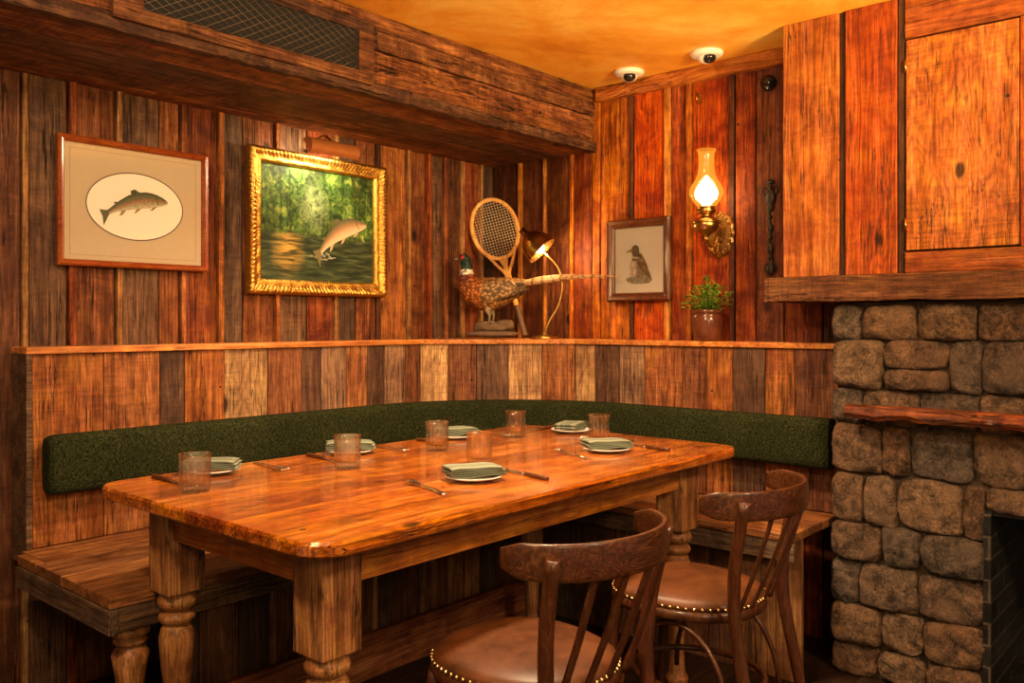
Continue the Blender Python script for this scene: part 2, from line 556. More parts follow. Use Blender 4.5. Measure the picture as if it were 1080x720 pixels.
def painting_mat():
    t = NT('oil_painting_river')
    v = t.coords()
    x = t.new('ShaderNodeSeparateXYZ'); t.link(v, x.inputs[0])
    n = t.noise(v, 26, 8, .78, 1.0)
    n2 = t.noise(t.vscale(v, (20, 1, 2.5)), 1, 5, .65, .6)
    nb = t.noise(v, 6, 3, .6, .5)
    trees = t.ramp(n, [(.34, (.003, .011, .003)), (.45, (.019, .050, .010)), (.55, (.072, .130, .022)), (.68, (.28, .29, .065))])
    trees = t.scale(trees, t.math('MULTIPLY', t.mr(n2, .40, .60, .35, 1.5), t.mr(nb, .35, .6, .5, 1.35)))
    dx = t.math('ADD', x.outputs[0], .03)
    dz = t.math('SUBTRACT', x.outputs[2], .08)
    d = t.math('SQRT', t.math('ADD', t.math('MULTIPLY', t.math('MULTIPLY', dx, dx), 2.2), t.math('MULTIPLY', dz, dz)))
    glow = t.math('MULTIPLY', t.mr(d, 0, .14, .9, 0), t.mr(n, .40, .58, .1, 1))
    trees = t.mix(glow, trees, (.34, .44, .21))
    wn = t.noise(t.vscale(v, (8, 1, 60)), 1, 4, .55, .4)
    water = t.ramp(wn, [(.36, (.010, .020, .010)), (.5, (.030, .048, .020)), (.62, (.070, .090, .038)), (.74, (.18, .18, .09))])
    gx = t.math('ADD', x.outputs[0], .17)
    gz = t.math('ADD', x.outputs[2], .12)
    d2 = t.math('SQRT', t.math('ADD', t.math('MULTIPLY', gx, gx), t.math('MULTIPLY', t.math('MULTIPLY', gz, gz), .6)))
    water = t.mix(t.math('MULTIPLY', t.mr(d2, 0, .10, .95, 0), t.mr(wn, .42, .6, .1, 1)), water, (.66, .38, .07))
    edge = t.math('ADD', x.outputs[2], t.math('MULTIPLY', t.math('SUBTRACT', n, .5), .12))
    c = t.mix(t.mr(edge, -.055, -.03, 0, 1), water, trees)
    t.bump(n, .25, .002)
    return t.done(c, .5, 0, .3)
M_paint = painting_mat()

def tn(r=None, b=None, rng=R):
    return (rng.random() if r is None else r, rng.random(), rng.uniform(.38, .60) if b is None else b, 1)

# ------------------------------------------------------------------ ROOM
CEIL = 2.418
SOF = 2.10
mb = MB()
mb.box((-5.2, .012, ZF), (.1, .06, CEIL), tn(0, .12))
LB = [(0, -.10, 'grey', .38), (-.10, -.125, 'pale', .5), (-.125, -.24, 'rust', .48), (-.24, -.27, 'pale', .58), (-.27, -.37, 'dk', .6), (-.37, -.40, 'red', .7), (-.40, -.50, 'tan', .5), (-.50, -.53, 'rust', .7), (-.53, -.64, 'red', .5),
      (-.64, -.665, 'pale', .48), (-.665, -.84, 'or', .55), (-.84, -.87, 'dk', .5), (-.87, -.99, 'red', .58), (-.99, -1.10, 'grey', .55), (-1.10, -1.125, 'pale', .48), (-1.125, -1.27, 'rust', .5), (-1.27, -1.42, 'tan', .45), (-1.42, -1.445, 'or', .6), (-1.445, -1.60, 'red', .55),
      (-1.60, -1.69, 'grey', .6), (-1.69, -1.72, 'or', .6), (-1.72, -1.86, 'rust', .42), (-1.86, -1.885, 'or', .5), (-1.885, -1.97, 'red', .55), (-1.97, -2.12, 'tan', .45), (-2.12, -2.145, 'pale', .40), (-2.145, -2.29, 'red', .46), (-2.29, -2.32, 'rust', .5), (-2.32, -2.45, 'tan', .40), (-2.45, -2.475, 'pale', .36), (-2.475, -2.60, 'dk', .6)]
x = -2.60
while x > -5.2:
    w = R.choice([.10, .13, .15, .17, .12, .20])
    LB.append((x, x - w, R.choice(list(PL)[:6]), R.uniform(.4, .6)))
    x -= w
for a, b, kd, br in LB:
    nar = abs(a - b) < .04
    d = R.uniform(.016, .026) if nar else R.uniform(0, .012)
    mb.box((b + .003, -d, ZF), (a - .002, .015, SOF + .02), (PL[kd], R.random(), br, 1))
mk('wall_left', mb, M_wallL, bevel=.002, kind='structure', seg=1)

mb = MB()
mb.box((.012, -2.06, ZF), (.06, 0, CEIL), tn(.7, .15))
ybs = [(0, -.07, .7, .45), (-.07, -.20, .7, .4), (-.20, -.225, .99, .45), (-.225, -.38, .7, .52), (-.38, -.40, .99, .5), (-.40, -.56, .7, .6), (-.56, -.585, .0, .7), (-.585, -.70, .5, .45),
       (-.70, -.75, .0, .55), (-.75, -.93, .1, .52), (-.93, -.955, .7, .4), (-.955, -1.13, .3, .58), (-1.13, -1.165, .99, .55), (-1.165, -1.25, .5, .65), (-1.25, -1.28, .1, .45), (-1.28, -1.47, .3, .48), (-1.47, -1.50, .7, .45), (-1.50, -1.60, .5, .65), (-1.60, -1.73, .7, .8), (-1.73, -1.90, .5, .4), (-1.90, -2.06, .7, .4)]
for a, b, r, br in ybs:
    narrow = abs(a - b) < .04
    d = .018 if narrow else R.uniform(0, .010)
    mb.box((-d, b + .003, ZF), (.015, a - .002, SOF + .01 if a > -.70 else CEIL), (r, R.random(), br, 1))
mk('wall_right', mb, M_wallR, bevel=.002, kind='structure', seg=1)

mb = MB()
y = 0.0
mb.box((-5.2, -5.0, ZF - .06), (.1, .06, ZF - .012), tn())
while y > -5.0:
    mb.box((-5.2, y - .118, ZF - .02), (0.1, y, ZF), tn())
    y -= .12
mk('floor', mb, M_floor, kind='structure')
mb = MB()
mb.box((-5.2, -5.0, CEIL), (.1, .06, CEIL + .05), tn())
mk('ceiling', mb, M_ceil, kind='structure')

mb = MB()
mb.box((-5.2, -.69, SOF + .02), (-.0, -.02, CEIL), tn(0, .15))
def rough_board(mb, x0, x1, ylo, yhi, zlo, zhi, tone, amp=.004, seed=0):
    rings = []
    n = 160
    for i in range(n + 1):
        xx = x0 + (x1 - x0) * i / n
        w = [noise.noise(V((xx * 7, seed + k * 3.1, 0))) * amp + noise.noise(V((xx * 30, seed + k * 5.1, 0))) * amp * .9 for k in range(5)]
        zm = (zlo + zhi) / 2
        rings.append([V((xx, ylo + w[0], zlo + w[1])), V((xx, yhi, zlo + w[1])), V((xx, yhi, zhi + w[2] * .3)), V((xx, ylo + w[3], zhi + w[2] * .3)), V((xx, ylo + w[4] * 1.2 - .001, zm))])
    mb.loft(rings, tone=tone, smooth=False)
rough_board(mb, -5.2, -.001, -.728, -.69, SOF - .006, SOF + .044, tn(.3, .5), .008, 1)
rough_board(mb, -5.2, -.001, -.712, -.69, SOF + .048, SOF + .175, tn(.6, .55), .006, 4)
rough_board(mb, -1.45, -.001, -.718, -.69, SOF + .178, SOF + .25, tn(.1, .55), .006, 8)
rough_board(mb, -5.2, -1.45, -.716, -.69, SOF + .178, SOF + .25, tn(.3, .5), .006, 9)
rough_board(mb, -5.2, -.001, -.714, -.69, SOF + .253, CEIL - .002, tn(.6, .5), .004, 12)
for a, b in ((-.69, -.50), (-.497, -.30), (-.297, -.12), (-.117, -.002)):
    mb.box((-5.2, a, SOF), (-.001, b, SOF + .03), tn(None, R.uniform(.55, .75)))
mk('wall_soffit', mb, M_soff, bevel=.002, kind='structure', seg=1)

mb = MB()
mb.box((-.035, -1.86, CEIL - .072), (0, -.74, CEIL - .001), tn(0, .5))
mk('trim_1', mb, M_trim, bevel=.003, kind='structure')

vent = empty('air_vent', (-1.985, -.730, 2.245), label='wood framed ceiling vent with black diamond metal mesh', category='vent')
mb = MB()
W, H = .495, .118
iw0, iw1, iz = -.40, .425, .075
mb.box((-W, -.014, iz), (W, 0, H), tn(.3, .45)); mb.box((-W, -.014, -H), (W, 0, -iz), tn(0, .5))
mb.box((-W, -.014, -iz), (iw0, 0, iz), tn(0, .5)); mb.box((iw1, -.014, -iz), (W, 0, iz), tn(0, .5))
mk('vent_frame', mb, M_soff, vent, bevel=.002)
mb = MB()
mb.box((iw0, -.0042, -iz), (iw1, -.0002, iz), tn())
mk('vent_backing', mb, M_darkbox, vent)
mb = MB()
def clip(xa, za, xb, zb, lo, hi):
    t0, t1 = 0, 1
    dxx = xb - xa
    for bound, s in ((lo, 1), (hi, -1)):
        fa, fb = s * (xa - bound), s * (xb - bound)
        if fa < 0 and fb < 0: return None
        if fa < 0: t0 = max(t0, fa / (fa - fb))
        if fb < 0: t1 = min(t1, fa / (fa - fb))
    if t1 - t0 < .02: return None
    return (xa + dxx * t0, za + (zb - za) * t0, xa + dxx * t1, za + (zb - za) * t1)
for sgn in (1, -1):
    c = iw0 - .4
    while c < iw1 + .4:
        q = clip(c, -iz, c + sgn * 2 * iz * 1.7, iz, iw0, iw1)
        if q:
            mb.sweep([(q[0], -.008, q[1]), (q[2], -.008, q[3])], .0016, 4)
        c += .046
mk('vent_mesh', mb, plain('dark_mesh_metal', (.11, .085, .06), .5, .5), vent)

# ------------------------------------------------------------------ BENCH
O = .15
BEND = -2.022
bench = empty('corner_bench', (-1.2, -.4, ZF), label='corner banquette bench of reclaimed planks with green padded back', category='bench')
BL = V((1.2, .4, -ZF))
def bx(mb, lo, hi, tone):
    mb.box(V(lo) + BL, V(hi) + BL, tone)
LZ = 1.112
pathB = [V((-2.49, -O, 0)), V((-.70, -O, 0)), V((-O, -.70, 0)), V((-O, BEND, 0))]
mb = MB()
SEGB = [
    [(.24, .7, .45), (.21, .0, .58), (.10, .55, .5), (.17, .7, .52), (.20, .4, .44), (.17, .2, .6), (.10, .55, .6), (.14, .9, .55), (.12, .0, .5), (.11, .55, .55), (.13, .9, .6), (.10, .2, .5)],
    [(.14, .4, .55), (.14, .2, .5), (.16, .55, .65), (.17, .4, .52), (.17, .0, .5)],
    [(.13, .4, .5), (.16, .55, .65), (.15, .9, .55), (.22, .0, .6), (.13, .2, .6), (.14, .7, .5), (.16, .55, .6), (.14, .7, .45), (.2, .2, .4)]]
for k in range(3):
    a, b = pathB[k], pathB[k + 1]
    L = (b - a).length
    d = (b - a).normalized()
    ang = math.atan2(d.y, d.x)
    Mx = Matrix.Translation(a + BL) @ Matrix.Rotation(ang, 4, 'Z')
    tot = sum(q[0] for q in SEGB[k])
    s = 0
    for w, r_, br in SEGB[k]:
        w = w * L / tot
        off = R.uniform(0, .006)
        mb.box((s + .0015, -off, .45), (s + w - .0015, .022, LZ), (r_ + .01, R.random(), br, 1), M=Mx)
        s += w
mk('back_panel', mb, M_back, bench, bevel=.0015, seg=1)
mb = MB()
poly = [(-2.515, -.030), (-2.515, -O - .018), (-.708, -O - .018), (-O - .018, -.708), (-O - .018, BEND), (-.022, BEND), (-.022, -.030)]
top = [mb.bm.verts.new(V((px, py, LZ + .024)) + BL) for px, py in poly]
bot = [mb.bm.verts.new(V((px, py, LZ)) + BL) for px, py in poly]
mb.f(top, (0, .3, .5, 1)); mb.f(list(reversed(bot)), (0, .3, .5, 1))
for i in range(len(poly)):
    j = (i + 1) % len(poly)
    mb.f([top[i], bot[i], bot[j], top[j]], (0, .3, .5, 1))
mk('ledge', mb, M_ledge, bench, bevel=.004)
mb = MB()
bx(mb, (-2.512, -O - .012, .40), (-2.492, -.03, LZ), tn(0, .5))
mk('end_board', mb, M_greyx, bench, bevel=.002)
mb = MB()
ys = [-O - .004, -.36, -.55, -.72, -.885]
for i, (a, b) in enumerate(zip(ys[:-1], ys[1:])):
    x0 = -2.553
    if i == 0:
        bx(mb, (x0 + .03, b + .001, .418), (-.16, a - .001, .45), tn(.1, .5))
        bx(mb, (x0, b + .001, .418), (x0 + .029, -.20, .45), tn(.1, .5))
    else:
        bx(mb, (x0, b + .001, .418), (-.16, a - .001, .45), tn([.1, .5, .8, .1][i], .5))
mk('seat', mb, M_seatw, bench, bevel=.003)
mb = MB()
for a, b in ((-.165, -.32), (-.32, -.47), (-.47, -.60)):
    bx(mb, (b + .001, BEND, .418), (a - .001, -.888, .45), tn(None, .5))
mk('seat', mb, M_seatw2, bench, bevel=.003)
mb = MB()
bx(mb, (-2.556, -.886, .345), (-2.528, -.20, .416), tn(0, .55))
mk('seat_rail', mb, M_grey, bench, bevel=.003)
mb = MB()
bx(mb, (-2.527, -.880, .345), (-.60, -.855, .416), tn(0, .5))
mk('seat_rail', mb, M_greyx, bench, bevel=.003)
mb = MB()
bx(mb, (-.595, BEND, .345), (-.575, -.9, .416), tn(0, .5))
mk('seat_rail', mb, M_grey, bench, bevel=.003)
mb = MB()
s = -2.30
while s < -.5:
    w = R.choice([.09, .12, .10, .14])
    bx(mb, (s, -.735, ZF), (s + w - .004, -.715 + R.uniform(0, .006), .418), tn())
    if R.random() < .5:
        bx(mb, (s + w - .004, -.748, ZF), (s + w + .016, -.72, .418), tn(.8, .6)); w += .02
    s += w
s = -.75
while s > -2.0:
    w = min(R.choice([.09, .12, .10, .14]), s - BEND)
    if w < .02: break
    bx(mb, (-.52, s - w + .003, ZF), (-.50 + R.uniform(0, .006), s, .418), tn())
    s -= w
mk('base_panel', mb, M_base, bench, bevel=.002, seg=1)
mb = MB()
bx(mb, (-2.3, -.775, ZF), (-.53, -.75, .05), (0, .4, .5, 1))
mk('base_board', mb, wood('red_base_board', [(.22, .070, .026)], 0, 20, 1, .5), bench, bevel=.003)
legprof = [(.028, ZF), (.034, ZF + .02), (.030, ZF + .05), (.026, .02), (.032, .16), (.044, .27), (.050, .32), (.040, .345), (.030, .352), (.040, .36), (.046, .37), (.040, .38), (.034, .385), (.050, .395), (.052, .41), (.045, .425), (.040, .432), (.05, .44)]
mb = MB()
bp = [(r * 1.05, z * .345 / .44 if z > 0 else z) for r, z in legprof]
mb.lathe(bp, 24, c=(-2.455 + BL.x, -.80 + BL.y, BL.z))
mk('leg', mb, M_leg, bench)

def round_path(z):
    A = V((-2.44, -.210, z)); B1 = V((-.98, -.210, z)); C1 = V((-.210, -.98, z)); D = V((-.210, BEND + .005, z))
    P0 = V((-.62, -.210, z)); P1 = V((-.210, -.62, z))
    pts = []
    for i in range(14):
        pts.append(A.lerp(B1, i / 14))
    for i in range(19):
        t = i / 18
        pts.append(B1 * (1 - t) ** 3 + P0 * 3 * t * (1 - t) ** 2 + P1 * 3 * t * t * (1 - t) + C1 * t ** 3)
    for i in range(1, 12):
        pts.append(C1.lerp(D, i / 11))
    return pts
pts = round_path(.737)
d0 = (pts[0] - pts[1]).normalized()
rad = [(.046, .101)] * len(pts)
pts = [pts[0] + d0 * .03, pts[0] + d0 * .026, pts[0] + d0 * .014] + pts
rad = [(.026, .080), (.038, .092), (.044, .098)] + rad
mb = MB()
mb.sweep([p + BL for p in pts], rad, shape=rrect(6, .5), tone=(0, .2, .5, 1))
mk('back_cushion', mb, M_green, bench, label='dark green tweed bolster cushion')

# ------------------------------------------------------------------ TABLE
TX0, TX1, TY0, TY1, TZ = -2.56, -.642, -1.845, -.785, .76
tcx, tcy = (TX0 + TX1) / 2, (TY0 + TY1) / 2
table = empty('dining_table', (tcx, tcy, ZF), label='large varnished pine farmhouse table with turned legs', category='table')
hx, hy = (TX1 - TX0) / 2, (TY1 - TY0) / 2
TB = V((0, 0, -ZF))
mb = MB()
nb = 6
rc = .085
def corner_x(yv):
    e = abs(yv) - (hy - rc)
    if e <= 0: return hx
    return hx - rc + math.sqrt(max(0, rc * rc - e * e))
tt = [(.8, .5), (.1, .55), (.6, .5), (.3, .5), (.1, .45), (.8, .54)]
for b in range(nb):
    y0 = -hy + 2 * hy * b / nb + .0012
    y1 = -hy + 2 * hy * (b + 1) / nb - .0012
    yy = [y0 + (y1 - y0) * i / 8 for i in range(9)]
    if b == 0:
        yy = [-hy + rc * (1 - math.cos(pi / 2 * i / 8)) for i in range(9)] + [y1]
        yy[0] = -hy
    if b == nb - 1:
        yy = [y0] + [hy - rc * (1 - math.cos(pi / 2 * (8 - i) / 8)) for i in range(9)]
    tone = (tt[b][0], R.random(), tt[b][1], 1)
    outline = [(corner_x(q), q) for q in yy] + [(-corner_x(q), q) for q in reversed(yy)]
    rings = []
    for ins, z in [(.004, 0), (0, .005), (0, .027), (.005, .034)]:
        ring = []
        for (px, py) in outline:
            sx = px - math.copysign(ins, px)
            sy = py
            if b == 0 and py < -hy + rc: sy = py + ins * (1 if py < -hy + .01 else .5)
            if b == nb - 1 and py > hy - rc: sy = py - ins * (1 if py > hy - .01 else .5)
            ring.append(V((sx, sy, TZ - .034 + z)) + TB)
        rings.append(ring)
    mb.loft(rings, tone=tone, smooth=False)
mb.box(V((-hx + .03, -hy + .03, TZ - .03)) + TB, V((hx - .03, hy - .03, TZ - .004)) + TB, (.6, .1, .1, 1))
mk('tabletop', mb, M_table, table)
AX0, AX1, AY0, AY1 = -2.40, -.82, -1.67, -.97
M_aps = wood('table_apron_side_pine', [(.44, .135, .030)], 1, 20, .9, .46, .75, .55, .3, .2, coat=.25, knots=3)
for lo, hi, m in (((AX0 + .05, AY0 - .040, .615), (AX1 - .05, AY0 - .015, TZ - .034), M_apron), ((AX0 + .05, AY1 + .015, .615), (AX1 - .05, AY1 + .040, TZ - .034), M_apron),
                  ((AX0 - .040, AY0 + .05, .615), (AX0 - .015, AY1 - .05, TZ - .034), M_aps), ((AX1 + .015, AY0 + .05, .615), (AX1 + .040, AY1 - .05, TZ - .034), M_aps)):
    mb = MB()
    mb.box(V((lo[0] - tcx, lo[1] - tcy, lo[2])) + TB, V((hi[0] - tcx, hi[1] - tcy, hi[2])) + TB, (0, R.random(), .5, 1))
    mk('apron', mb, m, table, bevel=.002)
mb = MB()
mb.box(V((-.056, -.056, .46)) + TB, V((.056, .056, TZ - .035)) + TB, (0, .3, .5, 1))
lp = [(.030, ZF), (.040, ZF + .015), (.042, ZF + .03), (.030, ZF + .05), (.026, .0), (.034, .16), (.047, .28), (.050, .33), (.042, .358), (.032, .366), (.046, .372), (.052, .385), (.046, .398), (.034, .404), (.044, .41), (.053, .42), (.055, .432), (.048, .446), (.05, .455), (.056, .462)]
mb.lathe(lp, 28, tone=(0, .3, .5, 1), c=(0, 0, -ZF))
leg0 = mk('leg', mb, M_leg, table, loc=(AX0 - tcx, AY0 - tcy, 0), bevel=.003)
for px, py in ((AX0, AY1), (AX1, AY0), (AX1, AY1)):
    l = leg0.copy(); COL.objects.link(l); l.parent = table; l.location = (px - tcx, py - tcy, 0)

# ------------------------------------------------------------------ CHAIR
chair = empty('dining_chair', (-2.072, -1.985, ZF), math.radians(-3), category='chair', group='bentwood dining chairs',
              label='dark bentwood dining chair with studded brown leather seat, spindle back')
CZ = V((0, 0, -ZF))
def cmk(name, mb, mat, **k):
    return mk(name, mb, mat, chair, loc=CZ, **k)
def seat_out(a, r):
    c, s_ = math.cos(a), math.sin(a)
    e = 2.4
    k = (abs(c) ** e + abs(s_) ** e) ** (-1 / e)
    taper = 1 - .07 * max(0, -s_)
    return V((r * k * c * taper, r * k * s_ * (1.13 if s_ < 0 else 1), 0))
def seat_loft(mb, prof, **k):
    rings = []
    for r, z in prof:
        rings.append([seat_out(2 * pi * i / 48, r) + V((0, 0, z)) for i in range(48)])
    mb.loft(rings, **k)
mb = MB(); seat_loft(mb, [(.185, .398), (.203, .403), (.207, .413), (.204, .430), (.197, .433)])
cmk('seat_frame', mb, M_chair)
mb = MB(); seat_loft(mb, [(.198, .428), (.203, .438), (.199, .449), (.182, .459), (.14, .466), (.09, .470), (.03, .4715), (.005, .472)])
cmk('seat', mb, M_leather)
mb = MB()
for i in range(68):
    p = seat_out(2 * pi * (i + .5) / 68, .2030)
    mb.ball((p.x, p.y, .4385), .0050, 8, 5)
cmk('stud_trim', mb, M_stud)
BR = .230
def bandpt(a, z):
    t = math.radians(a)
    lean = (z - .45) * .10
    s_ = math.sin(t)
    return V((BR * math.cos(t), -.156 + (.168 + lean * .3) * s_ - lean * .3, z))
mb = MB()
AA = [178 + i * (184 / 36) for i in range(37)]
pts = [bandpt(a, .740) for a in AA]
bh = []
for i in range(37):
    e = min(i, 36 - i)
    bh.append((.0075, .036 * min(1, .6 + .14 * e) * (1 + .10 * math.sin(pi * i / 36))))
mb.sweep(pts, bh, shape=rrect(6, .45))
cmk('backrest', mb, M_chairb)
def smooth_path(ps, n=16):
    ps = [V(p) for p in ps]
    out = []
    for i in range(len(ps) - 1):
        p0 = ps[max(i - 1, 0)]; p1 = ps[i]; p2 = ps[i + 1]; p3 = ps[min(i + 2, len(ps) - 1)]
        m = max(2, n // (len(ps) - 1))
        for k in range(m):
            t = k / m
            out.append(.5 * ((2 * p1) + (-p0 + p2) * t + (2 * p0 - 5 * p1 + 4 * p2 - p3) * t * t + (-p0 + 3 * p1 - 3 * p2 + p3) * t ** 3))
    out.append(ps[-1])
    return out
for sg in (-1, 1):
    mb = MB()
    pt = bandpt(270 + sg * 58, .755)
    pp = smooth_path([(sg * .200, -.32, ZF), (sg * .182, -.275, .18), (sg * .172, -.232, .42), (sg * .182, -.236, .58), (pt.x + sg * .006, pt.y - .012, .752)], 20)
    nn = len(pp)
    mb.sweep(pp, [(.014 + .003 * math.sin(pi * i / nn), .015 + .003 * math.sin(pi * i / nn)) for i in range(nn)], 12, up=V((0, 1, 0)))
    cmk('leg', mb, M_chair)
    mb = MB()
    pp = smooth_path([(sg * .190, .19, ZF), (sg * .172, .165, .18), (sg * .150, .14, .403)], 12)
    mb.sweep(pp, [.013 + .005 * i / (len(pp) - 1) for i in range(len(pp))], 12, up=V((0, 1, 0)))
    cmk('leg', mb, M_chair)
for k in range(4):
    u = (k - 1.5) / 1.5
    top = bandpt(270 + u * 31, .715)
    mb = MB()
    bt = V((u * .116, -.222 + abs(u) * .008, .422))
    md = bt.lerp(top, .5) + V((0, -.004, 0))
    pp = smooth_path([bt, md, top], 12)
    mb.sweep(pp, [(.0115, .0045)] * len(pp), up=V((0, 1, 0)), shape=rrect(4, .5))
    cmk('spindle', mb, M_chair)
mb = MB()
mb.sweep([(.165 * math.cos(2 * pi * i / 40), -.04 + .195 * math.sin(2 * pi * i / 40), .20) for i in range(40)], .009, 10, loop=True)
cmk('stretcher_ring', mb, M_chair)
for sg in (-1, 1):
    mb = MB()
    pp = [(sg * (.180 - .016 * math.sin(t)), .170 * math.cos(t) - .05, .12 + .265 * math.sin(t)) for t in [pi * i / 20 for i in range(21)]]
    mb.sweep(pp, .008, 8, up=V((1, 0, 0)))
    cmk('brace', mb, M_chair)
dup(chair, (-1.360, -2.012, ZF), math.radians(3))

# ------------------------------------------------------------------ TABLEWARE
mb = MB()
prof = [(.034, 0, 0), (.0385, .003, .2), (.0395, .010, 1), (.0400, .030, 1), (.0410, .064, 1), (.0413, .072, .2), (.0425, .102, 0), (.0418, .1045, 0), (.0400, .102, 0), (.0380, .060, 0), (.0355, .028, 0), (.028, .020, 0), (.005, .019, 0)]
rings = []
for r, z, rb in prof:
    ring = []
    for i in range(96):
        a = 2 * pi * i / 96
        q = r * (1 + rb * .08 * (abs(math.cos(a * 8)) - .6))
        ring.append(V((q * math.cos(a), q * math.sin(a), z)))
    rings.append(ring)
mb.loft(rings)
GZ = TZ
g0 = mk('drinking_glass', mb, M_glass, loc=(-2.425, -1.115, GZ), label='clear cut-glass water tumbler on the wooden table', category='glass', group='water tumblers on the table')
for p in ((-1.915, -1.125), (-1.465, -1.065), (-1.01, -1.045), (-1.59, -1.39), (-.90, -1.375)):
    n = g0.copy(); COL.objects.link(n); n.location = (p[0], p[1], GZ); n.rotation_euler = (0, 0, R.random())
mb = MB()
mb.lathe([(.042, 0), (.047, .002), (.066, .007), (.083, .013), (.085, .0145), (.083, .0155), (.064, .010), (.047, .006), (.01, .0055)], 40)
plates = [(-1.80, -1.565), (-1.085, -1.54), (-2.245, -.885), (-1.715, -.885), (-1.19, -.885), (-.74, -1.12)]
pl0 = mk('side_plate', mb, M_white, loc=(plates[0][0], plates[0][1], GZ), label='small white porcelain side plate under a napkin', category='plate', group='side plates on the table')
def napkin_mesh():
    mb = MB()
    L = .080
    prof = []
    layers = 5
    for k in range(layers):
        z = .003 + k * .0056
        a, b = (-L, L) if k % 2 == 0 else (L, -L)
        for i in range(9):
            t = i / 8
            xx = a + (b - a) * t
            prof.append((xx * (1 - k * .014), z + .0014 * math.sin(xx * 40 + k) - .004 * (abs(xx) / L) ** 4 * (k / 4)))
        if k < layers - 1:
            prof.append(((b + math.copysign(.005, b)) * (1 - k * .014), z + .0028))
    rings = []
    for (px, pz) in prof:
        ring = []
        for j in range(7):
            t = j / 6
            w = .048
            ring.append(V((px + .002 * math.sin(t * 5), -w + 2 * w * t, pz - .0015 * (abs(2 * t - 1) ** 3) + .001 * math.sin(px * 60))))
        rings.append(ring)
    mb.loft(rings, closed=False, caps=False)
    return mb
NZ = GZ + .0175
nap0 = mk('folded_napkin', napkin_mesh(), M_nap, loc=(plates[0][0], plates[0][1], NZ), rz=math.radians(-28), label='folded sage green striped linen napkin on a plate', category='napkin', group='folded napkins')
sm = nap0.modifiers.new('thick', 'SOLIDIFY'); sm.thickness = .0032; sm.offset = 0
rots = [-28, -35, -45, -38, -20, 20]
for i, p in enumerate(plates[1:], 1):
    n = pl0.copy(); COL.objects.link(n); n.location = (p[0], p[1], GZ)
    n = nap0.copy(); COL.objects.link(n); n.location = (p[0], p[1], NZ); n.rotation_euler = (0, 0, math.radians(rots[i]))
mb = MB()
def zf(y):
    return .002 + .012 * max(0, (y - .02) / .08) * (1 if y < .07 else max(.2, 1 - (y - .07) / .05)) + .003 * math.cos(y * 20)
rings = []
for y, w in ((-.10, .006), (-.095, .009), (-.07, .0085), (-.02, .005), (.02, .0035), (.035, .006), (.045, .011), (.06, .0125), (.066, .0125)):
    z = zf(y)
    rings.append([V((-w, y, z)), V((w, y, z)), V((w * .8, y, z + .002)), V((-w * .8, y, z + .002))])
mb.loft(rings)
for k in range(4):
    xx = (k - 1.5) * .0067
    rr = []
    for y, w in ((.064, .0022), (.08, .0020), (.1, .0012)):
        z = zf(y)
        rr.append([V((xx - w, y, z)), V((xx + w, y, z)), V((xx + w, y, z + .0015)), V((xx - w, y, z + .0015))])
    mb.loft(rr)
forks = [((-1.985, -1.555), -14), ((-1.245, -1.50), -18), ((-2.07, -.93), 172), ((-1.56, -.91), 176), ((-1.03, -.92), 180), ((-.76, -1.27), 95)]
fk0 = mk('fork', mb, M_steel, loc=(*forks[0][0], GZ + .0005), rz=math.radians(forks[0][1]), label='polished steel dinner fork beside a plate', category='fork', group='dinner forks')
fk0.scale = (1.1, 1.1, 1.1)
for p, a in forks[1:]:
    n = fk0.copy(); COL.objects.link(n); n.location = (*p, GZ + .0005); n.rotation_euler = (0, 0, math.radians(a))
knives = [((-1.645, -1.63), -12), ((-.92, -1.60), -10), ((-2.40, -.93), 178), ((-1.86, -.93), 174), ((-1.34, -.93), 178), ((-.76, -.97), 92)]
kn = empty('table_knife', (*knives[0][0], GZ), math.radians(knives[0][1]), label='table knife with dark wooden handle beside a plate', category='knife', group='table knives')
mb = MB()
rr = []
for y, w in ((-.11, .006), (-.105, .0085), (-.06, .0085), (-.01, .007), (0, .006)):
    rr.append([V((-w, y, .001)), V((w, y, .001)), V((w * .8, y, .011)), V((-w * .8, y, .011))])
mb.loft(rr)
mk('handle', mb, M_chair, kn)
mb = MB()
rr = []
for y, w in ((-.001, .006), (.01, .0085), (.07, .009), (.095, .006), (.108, .001)):
    rr.append([V((-w, y, .004)), V((.006, y, .004)), V((.006, y, .0065)), V((-w, y, .005))])
mb.loft(rr)
mk('blade', mb, M_steel, kn)
for p, a in knives[1:]:
    dup(kn, (*p, GZ), math.radians(a))

